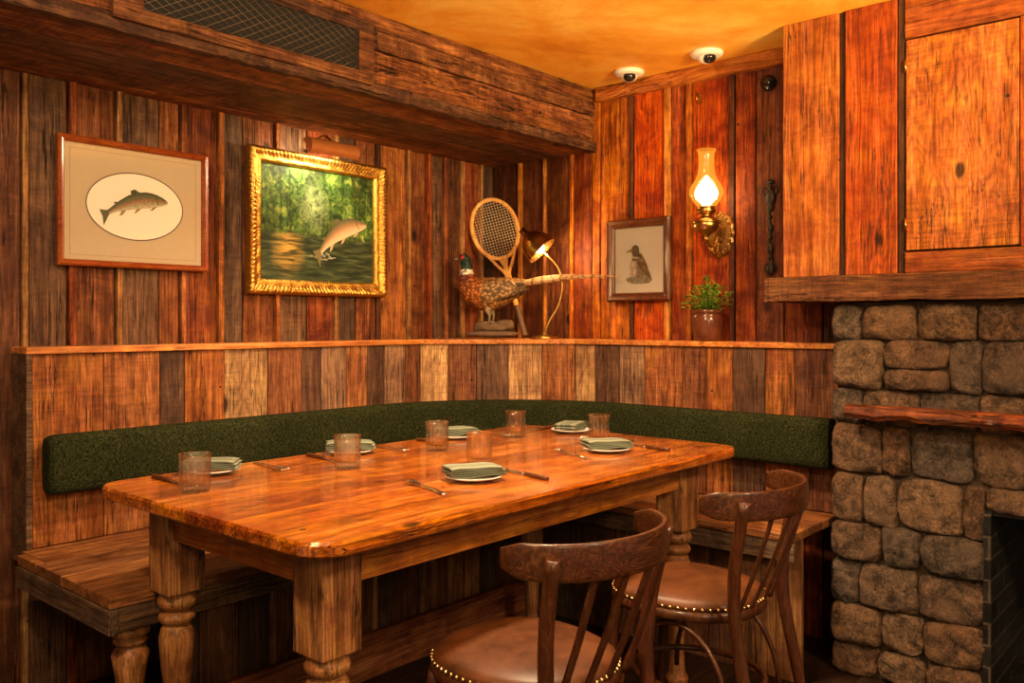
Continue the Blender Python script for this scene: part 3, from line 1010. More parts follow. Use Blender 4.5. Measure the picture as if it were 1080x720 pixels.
# ------------------------------------------------------------------ PICTURES
def frame_mesh(w, h, prof):
    mb = MB()
    rings = []
    for ins, yo in prof:
        a, b = w / 2 - ins, h / 2 - ins
        rings.append([V((-a, -yo, -b)), V((a, -yo, -b)), V((a, -yo, b)), V((-a, -yo, b))])
    mb.loft(rings, caps=False, smooth=False)
    return mb
def rect(mb, w, h, y, **k):
    v = [mb.bm.verts.new(V(p)) for p in ((-w / 2, -y, -h / 2), (w / 2, -y, -h / 2), (w / 2, -y, h / 2), (-w / 2, -y, h / 2))]
    mb.f(v, **k)
def fish(mb, L, M, bend=.0, flip=1, fat=1.0):
    prof = [(-.5, .040), (-.44, .042), (-.36, .055), (-.25, .080), (-.1, .108), (.05, .122), (.18, .122), (.28, .110), (.36, .090), (.43, .064), (.48, .036), (.5, .012)]
    rings = []
    n = 9
    for u, hgt in prof:
        cz = bend * u * u
        rings.append([M @ V((u * L * flip, 0, (cz + fat * hgt * (2 * j / (n - 1) - 1)) * L)) for j in range(n)])
    vr = [[mb.bm.verts.new(p) for p in r] for r in rings]
    for i in range(len(vr) - 1):
        for j in range(n - 1):
            mb.f([vr[i][j], vr[i][j + 1], vr[i + 1][j + 1], vr[i + 1][j]], ((j + .5) / (n - 1), 0, 0, 1))
    def fin(pl, t):
        vs = [mb.bm.verts.new(M @ V((a * L * flip, -.0002, (b * fat + bend * a * a) * L))) for a, b in pl]
        mb.f(vs, (t, 0, 0, 1))
    fin([(-.48, .035), (-.60, .12), (-.58, .0), (-.60, -.12), (-.48, -.035)], .75)
    fin([(-.06, .105), (-.05, .165), (.02, .175), (.09, .118)], .9)
    fin([(-.33, .055), (-.37, .085), (-.33, .09), (-.29, .065)], .8)
    fin([(-.02, -.11), (-.09, -.165), (-.04, -.165), (.05, -.12)], .35)
    fin([(-.27, -.07), (-.33, -.13), (-.27, -.13), (-.19, -.085)], .35)
    fin([(.26, -.10), (.17, -.155), (.22, -.16), (.31, -.095)], .35)
    g = [M @ V((u * L * flip, -.0004, (bend * u * u + b) * L)) for u, b in ((.335, .07), (.325, .0), (.335, -.075), (.345, -.07), (.337, 0), (.345, .068))]
    mb.f([mb.bm.verts.new(p) for p in g], (.95, 0, 0, 1))
    ec = (.435, bend * .435 ** 2 + .018)
    mb.f([mb.bm.verts.new(M @ V(((ec[0] + .011 * math.cos(q)) * L * flip, -.0005, (ec[1] + .011 * math.sin(q)) * L))) for q in [pi * k / 4 for k in range(8)]], (1, 0, 0, 1))

pic = empty('framed_print', (-2.075, -.028, 1.665), label='trout print in thin reddish wood frame with cream mat', category='picture')
w, h = .585, .475
mk('frame', frame_mesh(w, h, [(0, 0), (0, .022), (.006, .028), (.014, .022), (.018, .024), (.024, .014), (.024, .0)]), M_framered, pic)
mb = MB(); rect(mb, w - .04, h - .04, .004)
mk('mat_board', mb, M_mat, pic)
mb = MB()
def oval(mb, a, b, y, cx=0, cz=0, t=(0, 0, .5, 1), inner=None, n=64):
    o = [mb.bm.verts.new(V((cx + a * math.cos(2 * pi * i / n), -y, cz + b * math.sin(2 * pi * i / n)))) for i in range(n)]
    if inner is None:
        mb.f(o, t)
    else:
        q = [mb.bm.verts.new(V((cx + (a - inner) * math.cos(2 * pi * i / n), -y, cz + (b - inner) * math.sin(2 * pi * i / n)))) for i in range(n)]
        for i in range(n):
            j = (i + 1) % n
            mb.f([o[i], o[j], q[j], q[i]], t)
oval(mb, .190, .130, .0052)
mk('print_paper', mb, M_paper, pic)
mb = MB(); oval(mb, .190, .130, .0058, inner=.0038)
mk('oval_border', mb, M_ink, pic)
mb = MB()
fish(mb, .245, Matrix.Translation((.0, -.0066, .022)) @ Matrix.Rotation(math.radians(-15), 4, 'Y'), bend=-.42, flip=1, fat=1.05)
mk('trout_drawing', mb, M_fish, pic)
mb = MB(); rect(mb, w - .044, h - .044, .011)
mk('glass_pane', mb, M_pane, pic)
mb = MB()
for (a, b) in ((.245, .195),):
    for s in (1, -1):
        mb.box((-a, -.0052, s * b - .001), (a, -.0045, s * b + .001)); mb.box((s * a - .001, -.0052, -b), (s * a + .001, -.0045, b))
mk('mat_line', mb, plain('mat_line_tan', (.36, .25, .15), .9), pic)

pic = empty('framed_painting', (-1.224, -.03, 1.662), label='leaping trout river painting in ornate gilded frame', category='painting')
w, h = .755, .635
mb = MB()
prof = [(0, 0), (-.002, .018), (.004, .036), (.014, .044), (.024, .038), (.034, .030), (.044, .028), (.052, .031), (.060, .026), (.066, .014), (.066, 0)]
for side in range(4):
    a, b = w / 2, h / 2
    NN = 260
    rings = []
    for i in range(NN + 1):
        t = -1 + 2 * i / NN
        ring = []
        for pi_, (ins, yo) in enumerate(prof):
            aa, bb = a - ins, b - ins
            L_ = aa if side % 2 == 0 else bb
            s_ = t * L_
            if 1 <= pi_ <= 4:
                yo = yo + .0032 * math.sin(s_ * 330 + pi_ * .7) + .003 * noise.noise(V((s_ * 60, pi_ * 1.7, side)))
                oo = .002 * math.sin(s_ * 330 + 1)
            elif pi_ in (5, 6):
                yo = yo + .002 * math.sin(s_ * 90 + pi_); oo = 0
            elif pi_ == 7:
                yo = yo + .0015 * math.sin(s_ * 500); oo = 0
            else:
                oo = 0
            if side == 0: p = V((s_, -yo, -bb - oo))
            elif side == 1: p = V((aa + oo, -yo, s_))
            elif side == 2: p = V((-s_, -yo, bb + oo))
            else: p = V((-aa - oo, -yo, -s_))
            ring.append(p)
        rings.append(ring)
    mb.loft(rings, closed=False, caps=False, smooth=True)
mk('frame', mb, M_gold, pic)
mb = MB(); rect(mb, w - .12, h - .12, .010)
mk('canvas', mb, M_paint, pic)
mb = MB()
fish(mb, .31, Matrix.Translation((.115, -.0125, -.012)) @ Matrix.Rotation(math.radians(-29), 4, 'Y'), bend=-.52, fat=1.12)
t_ = NT('painted_leaping_trout')
at = t_.new('ShaderNodeSeparateColor'); t_.link(t_.attr(), at.inputs[0])
M_fish2 = t_.done(t_.ramp(at.outputs[0], [(0, (.60, .52, .34)), (.35, (.50, .36, .20)), (.6, (.34, .16, .075)), (.75, (.16, .13, .055)), (1, (.06, .06, .03))]), .6)
mk('painted_trout', mb, M_fish2, pic)
mb = MB()
for k in range(46):
    a = R.gauss(0, 1)
    cx, cz = .02 + a * .035, -.145 + R.uniform(-.012, .03) * (1.4 - min(1.2, abs(a)))
    v = [mb.bm.verts.new(V((cx + R.uniform(.002, .009) * math.cos(q), -.0123, cz + R.uniform(.001, .004) * math.sin(q)))) for q in (0, 1, 2, 3, 4, 5)]
    mb.f(v)
mk('painted_splash', mb, plain('paint_foam', (.42, .42, .32), .6), pic)
PLX = -1.265
pl = empty('picture_light', (PLX, -.03, 1.992), label='copper brown picture light over gilded painting', category='lamp')
SZ = -.004
mb = MB()
ARC = [pi * (.28 + 1.00 * i / 14) for i in range(15)]
def arcr(xx, r):
    return [V((xx, -.15 + r * math.cos(a), SZ + r * math.sin(a))) for a in ARC]
mb.loft([arcr(xx, .040) for xx in (-.130, .130)], closed=False, caps=False)
mb.loft([arcr(xx, .037) for xx in (-.129, .129)], closed=False, caps=False)
for xx in (-.1305, .1305):
    mb.f([mb.bm.verts.new(p) for p in arcr(xx, .040)])
mk('lamp_shade', mb, M_copper, pl)
mb = MB()
mb.sweep(smooth_path([(0, -.02, .008), (0, -.05, .055), (0, -.10, .065), (0, -.145, SZ + .042)]), .006, 8)
mb.box((-.03, -.045, .002), (.03, -.008, .010))
mk('bracket', mb, M_brass, pl)
mb = MB()
mb.sweep([(-.11, -.140, SZ + .002), (.11, -.140, SZ + .002)], .008, 10)
mk('bulb', mb, M_bulb, pl)

pic = empty('framed_print', (-.022, -.997, 1.527), -pi / 2, label='small wild duck print in dark brown wood frame', category='picture')
w, h = .365, .405
mk('frame', frame_mesh(w, h, [(0, 0), (0, .020), (.008, .030), (.020, .026), (.030, .018), (.036, .020), (.042, .012), (.042, 0)]), M_framedark, pic)
mb = MB(); rect(mb, w - .08, h - .08, .004)
mk('mat_board', mb, M_mat2, pic)
mb = MB(); rect(mb, w - .15, h - .14, .0052)
mk('print_paper', mb, M_paper, pic)
mb = MB()
def smoothpoly(mb, pts, y, tone, n=6):
    m = len(pts)
    out = []
    for i in range(m):
        p0, p1, p2, p3 = (V((*pts[(i + k) % m], 0)) for k in (-1, 0, 1, 2))
        for k in range(n):
            t = k / n
            q = .5 * ((2 * p1) + (-p0 + p2) * t + (2 * p0 - 5 * p1 + 4 * p2 - p3) * t * t + (-p0 + 3 * p1 - 3 * p2 + p3) * t ** 3)
            out.append(mb.bm.verts.new(V((q.x, -y, q.y))))
    mb.f(out, tone)
smoothpoly(mb, [(-.075, -.092), (-.03, -.082), (.03, -.085), (.075, -.095), (.05, -.115), (-.04, -.115)], .0056, (.36, .30, .20, 1))
for q in range(14):
    x0 = -.07 + q * .0105
    hh = .022 + .02 * abs(math.sin(q * 2.3))
    v = [mb.bm.verts.new(V(p)) for p in ((x0, -.0057, -.095), (x0 + .004, -.0057, -.095), (x0 + .008 * math.sin(q * 1.7), -.0057, -.095 + hh))]
    mb.f(v, (.28, .27, .14, 1))
smoothpoly(mb, [(-.040, .010), (-.052, -.030), (-.042, -.070), (-.010, -.088), (.030, -.082), (.055, -.095), (.075, -.098), (.060, -.060), (.040, -.010), (.015, .030), (-.015, .035)], .0060, (.36, .27, .17, 1))
smoothpoly(mb, [(-.040, .005), (-.050, -.030), (-.040, -.068), (-.018, -.078), (-.015, -.040), (-.020, .0)], .0062, (.62, .52, .38, 1))
smoothpoly(mb, [(-.006, .012), (.014, .018), (.038, -.015), (.056, -.060), (.068, -.090), (.035, -.070), (.010, -.045), (-.006, -.02)], .0064, (.20, .13, .075, 1))
for q in range(4):
    smoothpoly(mb, [(.0 + q * .010, .0 - q * .016), (.018 + q * .008, .004 - q * .018), (.032 + q * .006, -.016 - q * .017), (.014 + q * .009, -.014 - q * .016)], .00665 + q * .00003, (.32 - .12 * (q % 2), .22 - .09 * (q % 2), .13 - .05 * (q % 2), 1))
smoothpoly(mb, [(-.038, .000), (-.036, .025), (-.044, .045), (-.036, .068), (-.014, .074), (.000, .058), (.002, .036), (.014, .018), (-.008, .000)], .0069, (.16, .12, .07, 1))
smoothpoly(mb, [(-.040, .056), (-.070, .046), (-.072, .040), (-.044, .042)], .0071, (.40, .26, .10, 1))
smoothpoly(mb, [(-.037, .010), (-.012, .004), (.006, .012), (-.012, .016), (-.036, .018)], .0072, (.55, .46, .35, 1))
mk('duck_drawing', mb, M_feather2, pic)
mb = MB(); rect(mb, w - .08, h - .08, .010)
mk('glass_pane', mb, M_pane, pic)

# ------------------------------------------------------------------ SCONCE
sc = empty('wall_sconce', (-.020, -1.43, 1.634), -pi / 2, label='brass oil-lamp style wall sconce with glowing glass chimney', category='lamp')
mb = MB()
rings = []
for (s_, yo) in ((1.0, 0), (1.0, .006), (.88, .014), (.80, .010), (.45, .014), (.38, .026), (.1, .030)):
    ring = []
    for i in range(64):
        a = 2 * pi * i / 64
        q = 1 + .035 * math.cos(a * 16)
        ring.append(V((.072 * q * s_ * math.cos(a), -yo, -.010 + .105 * q * s_ * math.sin(a))))
    rings.append(ring)
mb.loft(rings, smooth=False)
for i in range(20):
    a = 2 * pi * i / 20
    mb.ball((.058 * math.cos(a), -.013, -.010 + .086 * math.sin(a)), .0060, 8, 6)
mk('backplate', mb, M_brass, sc)
mb = MB()
mb.sweep(smooth_path([(0, -.015, .0), (0, -.045, -.055), (0, -.09, -.070), (0, -.125, -.050), (0, -.13, -.03)], 20), .007, 8)
mb.sweep(smooth_path([(0, -.015, -.02), (0, -.03, -.095), (0, -.065, -.105), (0, -.08, -.080), (0, -.06, -.07)], 16), .005, 8)
mb.sweep([(.060 * math.cos(2 * pi * i / 24), -.13 + .060 * math.sin(2 * pi * i / 24), .035) for i in range(24)], .005, 6, loop=True)
mk('arm', mb, M_brass, sc)
mb = MB()
mb.lathe([(.004, -.050), (.010, -.045), (.006, -.035), (.012, -.025), (.030, -.016), (.048, -.004), (.058, .012), (.060, .03), (.052, .045), (.034, .056), (.022, .062), (.026, .07), (.040, .074), (.044, .086), (.036, .096), (.044, .100), (.042, .104)], 28, c=(0, -.13, 0))
mk('font', mb, M_brass, sc, label='brass fluted oil font and burner')
mb = MB()
gp = [(.038, .104), (.048, .115), (.064, .135), (.075, .158), (.076, .178), (.066, .200), (.049, .225), (.039, .25), (.035, .28), (.034, .32), (.036, .345), (.043, .36)]
rings = []
for r, z in gp:
    ring = []
    for i in range(40):
        a = 2 * pi * i / 40
        cr = 1.0 + (.07 * math.cos(a * 8) if z > .35 else 0)
        ring.append(V((r * cr * math.cos(a), -.13 + r * cr * math.sin(a), z)))
    rings.append(ring)
mb.loft(rings, caps=False)
mk('lamp_chimney', mb, M_chim, sc, label='glowing clear glass chimney')
mb = MB()
mb.lathe([(.010, .104), (.022, .118), (.046, .14), (.053, .162), (.044, .188), (.022, .215), (.005, .240)], 16, c=(0, -.13, 0))
mk('bulb', mb, M_flame, sc)

# ------------------------------------------------------------------ DESK LAMP
LT = LZ + .0245
rt = V((.657, -.754, 0)); fw = V((-.754, -.657, 0))
dl = empty('desk_lamp', (-.20, -.54, LT), label='antique brass gooseneck desk lamp with dome shade, lit', category='lamp')
mb = MB()
mb.lathe([(.072, 0), (.074, .006), (.064, .013), (.03, .018), (.014, .026), (.008, .032)], 28)
mk('base', mb, M_brass, dl)
mb = MB()
pp = smooth_path([(0, 0, .02), tuple(rt * .02 + V((0, 0, .08))), tuple(rt * .07 + V((0, 0, .17))), tuple(rt * .09 + V((0, 0, .27))), tuple(rt * .07 + V((0, 0, .36))), tuple(rt * .01 + V((0, 0, .43))), tuple(rt * -.05 + V((0, 0, .48)))], 30)
mb.sweep(pp, .0060, 8, up=V((-.754, -.657, 0)))
mk('arm', mb, M_brass, dl)
axis = (rt * .66 - V((0, 0, .70)) + fw * .18).normalized()
Zq = axis
Xq = Zq.orthogonal().normalized(); Yq = Zq.cross(Xq)
apex = rt * -.105 + V((0, 0, .545))
Ms = Matrix(((Xq.x, Yq.x, Zq.x, apex.x), (Xq.y, Yq.y, Zq.y, apex.y), (Xq.z, Yq.z, Zq.z, apex.z), (0, 0, 0, 1)))
mb = MB()
mb.lathe([(.008, -.02), (.018, -.018), (.020, .01), (.026, .02), (.05, .035), (.068, .06), (.079, .095), (.085, .135), (.087, .14), (.083, .136), (.076, .096), (.064, .062), (.046, .038), (.02, .028)], 32, M=Ms, caps=False)
mk('lamp_shade', mb, M_brass2, dl)
mb = MB()
mb.ball((0, 0, 0), (.030, .030, .040), 16, 10, M=Ms.to_3x3().to_4x4())
bc = Ms @ V((0, 0, .105))
mk('bulb', mb, M_bulb, dl, loc=bc)

# ------------------------------------------------------------------ RACKET
base = V((-.155, -.372, LT + .012)); headc = V((-.125, -.130, 1.735))
ax = (headc - base).normalized()
nrm = V((-.754, -.657, 0)); nrm = (nrm - ax * nrm.dot(ax)).normalized()
sx = ax.cross(nrm).normalized()
MR = Matrix(((sx.x, nrm.x, ax.x, base.x), (sx.y, nrm.y, ax.y, base.y), (sx.z, nrm.z, ax.z, base.z), (0, 0, 0, 1)))
rk = empty('tennis_racket', base, label='vintage wooden tennis racket leaning in the corner', category='racket', M=MR)
hc = (headc - base).length
RA, RB = .125, .178
mb = MB()
fr = []
for i in range(48):
    a = 2 * pi * i / 48
    fr.append((RA * math.sin(a), 0, hc + RB * math.cos(a)))
mb.sweep(fr, (.012, .009), 8, up=V((0, 1, 0)), loop=True)
for s in (-1, 1):
    mb.sweep(smooth_path([(s * .085, 0, hc - RB * .72), (s * .045, 0, hc - RB - .03), (s * .012, 0, hc - RB - .09), (s * .009, 0, hc - RB - .14)], 12), (.009, .010), 8, up=V((0, 1, 0)))
mb.sweep([(0, 0, hc - RB + .004), (0, 0, hc - RB - .05), (0, 0, hc - RB - .14)], [(.03, .008), (.014, .009), (.014, .011)], 10, up=V((0, 1, 0)))
mb.sweep([(0, 0, hc - RB - .13), (0, 0, .16)], (.014, .011), 10, up=V((0, 1, 0)))
mk('racket_frame', mb, M_racket, rk)
mb = MB()
mb.sweep([(0, 0, .175), (0, 0, .165), (0, 0, .01), (0, 0, 0)], [(.014, .012), (.016, .014), (.017, .015), (.019, .017)], 8, up=V((0, 1, 0)))
mk('grip', mb, M_grip, rk)
mb = MB()
for k in range(-7, 8):
    xx = k * .0155
    q = RB * math.sqrt(max(0, 1 - (xx / RA) ** 2))
    if q > .02: mb.sweep([(xx, 0, hc - q), (xx, 0, hc + q)], .0011, 4, up=V((0, 1, 0)))
for k in range(-10, 11):
    zz_ = k * .0165
    q = RA * math.sqrt(max(0, 1 - (zz_ / RB) ** 2))
    if q > .02: mb.sweep([(-q, 0.0012, hc + zz_), (q, 0.0012, hc + zz_)], .0011, 4)
mk('strings', mb, M_string, rk)

# ------------------------------------------------------------------ PHEASANT
ph = empty('stuffed_pheasant', (-.375, -.335, LT + .002), math.radians(114), label='taxidermy ring-necked pheasant standing on driftwood stand, long tail', category='bird')
DZ = -.026
spine = [(-.21, .312, .009, .008), (-.175, .304, .028, .023), (-.135, .292, .050, .045), (-.085, .275, .073, .065), (-.03, .260, .089, .081), (.03, .252, .094, .088), (.078, .260, .086, .084), (.110, .286, .068, .070), (.130, .320, .050, .053), (.136, .352, .036, .039), (.136, .381, .029, .031), (.138, .405, .028, .029), (.144, .428, .029, .030), (.157, .442, .027, .027), (.170, .443, .018, .017), (.180, .440, .009, .009), (.195, .436, .006, .006), (.208, .428, .002, .002)]
cols = []
for i in range(len(spine)):
    if i < 3: c = (.32, .16, .05)
    elif i < 5: c = (.42, .20, .06)
    elif i < 8: c = (.46, .14, .03)
    elif i == 8: c = (.22, .05, .025)
    elif i == 9: c = (.70, .62, .50)
    elif i < 13: c = (.015, .05, .04)
    elif i < 14: c = (.28, .02, .015)
    else: c = (.35, .28, .16)
    cols.append((*c, 1))
mb = MB()
mb.sweep([V((a, 0, b + DZ)) for a, b, _, _ in spine], [(c, d) for _, _, c, d in spine], 24, up=V((-.3, 0, .95)), tones=cols)
mk('body', mb, M_feather, ph)
for s in (-1, 1):
    mb = MB()
    mb.ball((.158, s * .025, .448 + DZ), .0055, 8, 6)
    mk('eye', mb, M_black, ph)
    mb = MB()
    mb.ball((.152, s * .022, .440 + DZ), (.014, .008, .013), 10, 6, tone=(.42, .02, .015, 1))
    mk('wattle', mb, M_feather2, ph)
    mb = MB()
    Mw = Matrix.Rotation(math.radians(14), 4, 'Y')
    mb.ball((-.035, s * .066, .266 + DZ), (.118, .029, .054), 20, 12, M=Mw, tone=(.36, .21, .09, 1))
    for q_ in range(6):
        rr = []
        for u in range(7):
            t = u / 6
            rr.append([V((-.02 - q_ * .012 - t * (.17 - q_ * .012), s * (.086 - q_ * .002 - t * .055) + q[0] * .004, .292 - q_ * .013 + t * (.012 + q_ * .007) + q[1] * .011 * math.sin(pi * (.25 + .72 * t)) + DZ)) for q in ((-1, 0), (0, 1), (1, 0), (0, -1))])
        mb.loft(rr, tone=(.30 - (q_ % 2) * .12, .17 - (q_ % 2) * .07, .08 - (q_ % 2) * .03, 1))
    mk('wing', mb, M_feather, ph)
mb = MB()
for k in range(9):
    u = (k - 4) * .75
    Lk = .53 - abs(u) * .10
    path = smooth_path([(-.13, u * .007, .298 + DZ), (-.24, u * .008, .326 - abs(u) * .006 + DZ), (-.36, u * .006, .340 - abs(u) * .006 + DZ), (-.13 - Lk * .8, u * .004, .338 - abs(u) * .005 + DZ), (-.13 - Lk, u * .002, .330 - abs(u) * .004 + DZ)], 40)
    nn = len(path)
    mb.sweep(path, [(.004, .0135 * (1 - .88 * (i / nn) ** 1.2)) for i in range(nn)], 6, tones=[((.42, .24, .10, 1) if (i % 4) else (.18, .10, .045, 1)) for i in range(nn)])
mk('tail', mb, M_feather2, ph)
for s in (-1, 1):
    mb = MB()
    mb.sweep([(.0, s * .032, .185), (.012, s * .033, .145), (.0, s * .033, .115), (.005, s * .033, .082)], [.028, .018, .0055, .005], 8, up=V((0, 1, 0)), tone=(.28, .2, .12, 1))
    for a in (-35, 0, 35, 180):
        q = math.radians(a)
        mb.sweep([(.005, s * .033, .084), (.005 + .038 * math.cos(q), s * .033 + .030 * math.sin(q), .080)], [.004, .002], 6, tone=(.28, .2, .12, 1))
    mk('leg', mb, M_feather2, ph)
mb = MB()
mb.ball((0, 0, .022), (.135, .075, .016), 28, 10, e=.7, disp=.005)
mb.ball((.0, .0, .055), (.095, .050, .028), 28, 14, e=.8, disp=.016)
mb.ball((-.06, -.015, .065), (.05, .026, .030), 18, 10, e=.8, disp=.016)
mk('stand', mb, M_log, ph)

# ------------------------------------------------------------------ POTTED PLANT
pp_ = empty('potted_plant', (-.100, -1.41, LT), label='leafy green plant in brown glazed ceramic pot on ledge', category='plant')
mb = MB()
mb.lathe([(.052, 0), (.060, .006), (.070, .05), (.073, .09), (.070, .115), (.066, .122), (.073, .128), (.075, .140), (.070, .142), (.064, .135), (.062, .12), (.06, .118)], 32, caps=True)
mk('pot', mb, M_pot, pp_)
mb = MB(); mb.lathe([(.001, .124), (.061, .122), (.061, .119), (.001, .118)], 24)
mk('soil', mb, M_soil, pp_)
mb = MB()
for k in range(80):
    a = R.uniform(0, 2 * pi)
    sp = R.uniform(.005, .115)
    hh = R.uniform(.02, .165) * (1 - sp * 3.2)
    tipx, tipy = sp * math.cos(a), sp * math.sin(a)
    if tipx > .05: tipx = .05
    st = V((tipx * .25, tipy * .25, .12)); en = V((tipx, tipy, .13 + hh))
    mid = (st + en) * .5 + V((0, 0, .02))
    mb.sweep([st, mid, en], .0012, 4)
    for q in range(5):
        b = a + q * 2 * pi / 5 + R.uniform(-.3, .3)
        L = R.uniform(.016, .030)
        d = V((math.cos(b), math.sin(b), R.uniform(-.5, .5))).normalized()
        sd = V((-math.sin(b), math.cos(b), R.uniform(-.4, .4)))
        P = [en, en + d * L * .35 + sd * L * .30, en + d * L * .7 + sd * L * .26, en + d * L - V((0, 0, .004)), en + d * L * .7 - sd * L * .26, en + d * L * .35 - sd * L * .30]
        P = [V((min(v.x, .074), v.y, v.z)) for v in P]
        mb.f([mb.bm.verts.new(v) for v in P])
mk('foliage', mb, M_leaf, pp_)

# ------------------------------------------------------------------ ornament, hook, knob, cameras
mb = MB()
pts = smooth_path([(0, -.012, -.20), (.010, -.014, -.15), (-.004, -.016, -.08), (.004, -.018, -.01), (-.003, -.018, .06), (.006, -.018, .12), (.002, -.016, .20)], 40)
n = len(pts)
mb.sweep(pts, [(.0065, .007)] * n, 10, up=V((0, 1, 0)))
for zz_, rx, rz_ in ((-.185, .018, .028), (-.135, .011, .012), (-.095, .015, .026), (-.045, .010, .010), (-.005, .013, .022), (.045, .010, .010), (.085, .016, .020), (.130, .024, .038), (.172, .012, .010), (.198, .019, .012)):
    mb.ball((.003, -.017, zz_), (rx, .010, rz_), 12, 8)
for s in (-1, 1):
    mb.sweep(smooth_path([(.003, -.016, .165), (s * .028, -.016, .175), (s * .034, -.016, .150), (s * .020, -.016, .142)], 12), .004, 6, up=V((0, 1, 0)))
    mb.sweep(smooth_path([(.003, -.016, -.155), (s * .022, -.016, -.165), (s * .026, -.016, -.185), (s * .014, -.016, -.195)], 12), .0035, 6, up=V((0, 1, 0)))
mk('iron_wall_ornament', mb, M_iron, loc=(-.008, -1.672, 1.64), rz=-pi / 2, label='slender ornate dark wrought iron ornament hung on plank wall', category='ornament')
mb = MB()
mb.lathe([(.034, 0), (.036, .006), (.034, .016), (.022, .022), (.018, .03), (.005, .032)], 24, M=Matrix.Rotation(pi / 2, 4, 'X'))
mk('round_wall_knob', mb, M_black, loc=(-.014, -1.665, 2.275), rz=-pi / 2, label='small round black knob fixed high on wall', category='knob')  # plain round black knob, neither speaker nor sensor
mb = MB()
mb.box((-.010, -.004, -.028), (.010, 0, .028))
mb.sweep(smooth_path([(0, -.003, .012), (0, -.03, .008), (0, -.034, -.012), (0, -.022, -.022)], 12), .004, 8)
mk('wall_hook', mb, M_brass, loc=(-.014, -1.325, 2.27), rz=-pi / 2, label='small brass hook screwed high on plank wall', category='hook')
cam = empty('security_camera', (-.165, -1.03, CEIL), label='white ceiling dome security camera with black lens', category='camera', group='ceiling dome cameras')
mb = MB()
mb.lathe([(.070, 0), (.073, -.006), (.069, -.017), (.058, -.023), (.044, -.025)], 32)
mk('housing', mb, M_plastic, cam)
mb = MB()
mb.ball((0, 0, -.022), (.042, .042, .030), 24, 14)
mk('dome', mb, M_plastic, cam)
mb = MB()
mb.ball((-.017, -.014, -.031), (.030, .030, .025), 20, 12)
mk('lens', mb, M_black, cam)
dup(cam, (-.183, -1.45, CEIL), .3)

# ------------------------------------------------------------------ CABINET
CX = -.286
cb = empty('wall_cabinet', (0, -2.7, 1.41), label='built-in reclaimed wood cupboard above stone fireplace mantel', category='cabinet')
CO = V((0, 2.7, -1.41))
def cbx(mb, lo, hi, tone):
    mb.box(V(lo) + CO, V(hi) + CO, tone)
mb = MB()
cbx(mb, (CX + .02, -3.9, 1.402), (-.020, -1.855, CEIL - .001), tn(.7, .3))
cbx(mb, (CX, -2.07, 1.402), (CX + .02, -1.847, CEIL - .001), (.0, .13, .55, 1))
cbx(mb, (CX + .008, -2.095, 1.402), (CX + .02, -2.072, CEIL - .001), (.7, .5, .5, 1))
cbx(mb, (CX - .004, -2.285, 1.402), (CX + .02, -2.097, CEIL - .001), (.3, .71, .5, 1))
cbx(mb, (CX + .006, -2.312, 1.402), (CX + .02, -2.287, CEIL - .001), (.7, .2, .5, 1))
mk('body', mb, M_cab, cb, bevel=.002, seg=1)
M_rail = wood('cabinet_rail_wood', [(.26, .070, .016)], 1, 20, 1., .45, .7, .5, .5, .4, knots=4, saw=.1)
mb = MB()
cbx(mb, (CX - .004, -3.9, 1.402), (CX + .02, -2.314, 1.478), (0, .4, .48, 1))
mk('rail', mb, M_rail, cb, bevel=.002, seg=1)
mb = MB()
cbx(mb, (CX - .004, -3.9, 2.262), (CX + .02, -2.314, CEIL - .001), (0, .8, .5, 1))
mk('rail', mb, M_rail, cb, bevel=.002, seg=1)
M_door = wood('cabinet_door_wood', [(.37, .118, .027)], 2, 18, 2.0, .50, .7, .50, .45, .5, knots=3.8, saw=.45, nails=6)
for y0, y1 in ((-2.318, -2.682), (-2.735, -3.1)):
    dr = MB()
    yc = (y0 + y1) / 2
    w = abs(y0 - y1) / 2
    dr.box((-.012, -w, -.385), (.012, w, .385), (0, .37, .5, 1))
    d = mk('door', dr, M_door, cb, loc=V((CX + .008, yc, 1.87)) + CO, bevel=.002)
    for zz_ in (-.29, .29):
        hb = MB()
        hb.sweep([(-.014, w + .001, zz_ - .022), (-.014, w + .001, zz_ + .022)], .004, 8)
        mk('hinge', hb, M_brass, d)
mb = MB()
cbx(mb, (CX - .002, -2.732, 1.48), (CX + .02, -2.685, 2.26), (.3, .3, .45, 1))
mk('stile', mb, M_cab, cb, bevel=.002)

mb = MB()
rings = []
for i in range(91):
    y = 1.05 - 2.1 * i / 90
    q = [noise.noise(V((y * 9, k * 4.3, 2))) * .004 + noise.noise(V((y * 30, k * 4.3, 5))) * .003 for k in range(5)]
    rings.append([V((-.18 + q[0], y, -.049 + q[1])), V((-.182 + q[4], y, 0)), V((-.18 + q[2], y, .047 + q[3] * .4)), V((.163, y, .050)), V((.163, y, -.049))])
mb.loft(rings, smooth=False, tone=(0, .37, .5, 1))
mk('mantel_shelf', mb, M_mant, loc=(-.185, -2.85, 1.3505), bevel=.003, label='rough-sawn dark timber mantel beam over stone fireplace', category='mantel')
mb = MB()
rings = []
for i in range(91):
    y = .85 - 1.7 * i / 90
    wob = .014 * noise.noise(V((y * 6, 1, 0))) + .008 * noise.noise(V((y * 24, 1, 0)))
    wz = .009 * noise.noise(V((y * 7, 5, 0))) + .006 * noise.noise(V((y * 21, 7, 0)))
    rings.append([V((-.050 + wob, y, -.022 + wz)), V((-.062 + wob, y, -.004 + wz)), V((-.054 + wob, y, .020 + wz * .4)), V((-.046 + wob, y, .027)), V((.008, y, .027)), V((.008, y, -.026))])
mb.loft(rings, smooth=False, tone=(0, .2, .5, 1))
mk('wooden_shelf', mb, M_redshelf, loc=(-.354, -2.985, .888), label='narrow live-edge reddish wooden shelf on stone chimney', category='shelf')

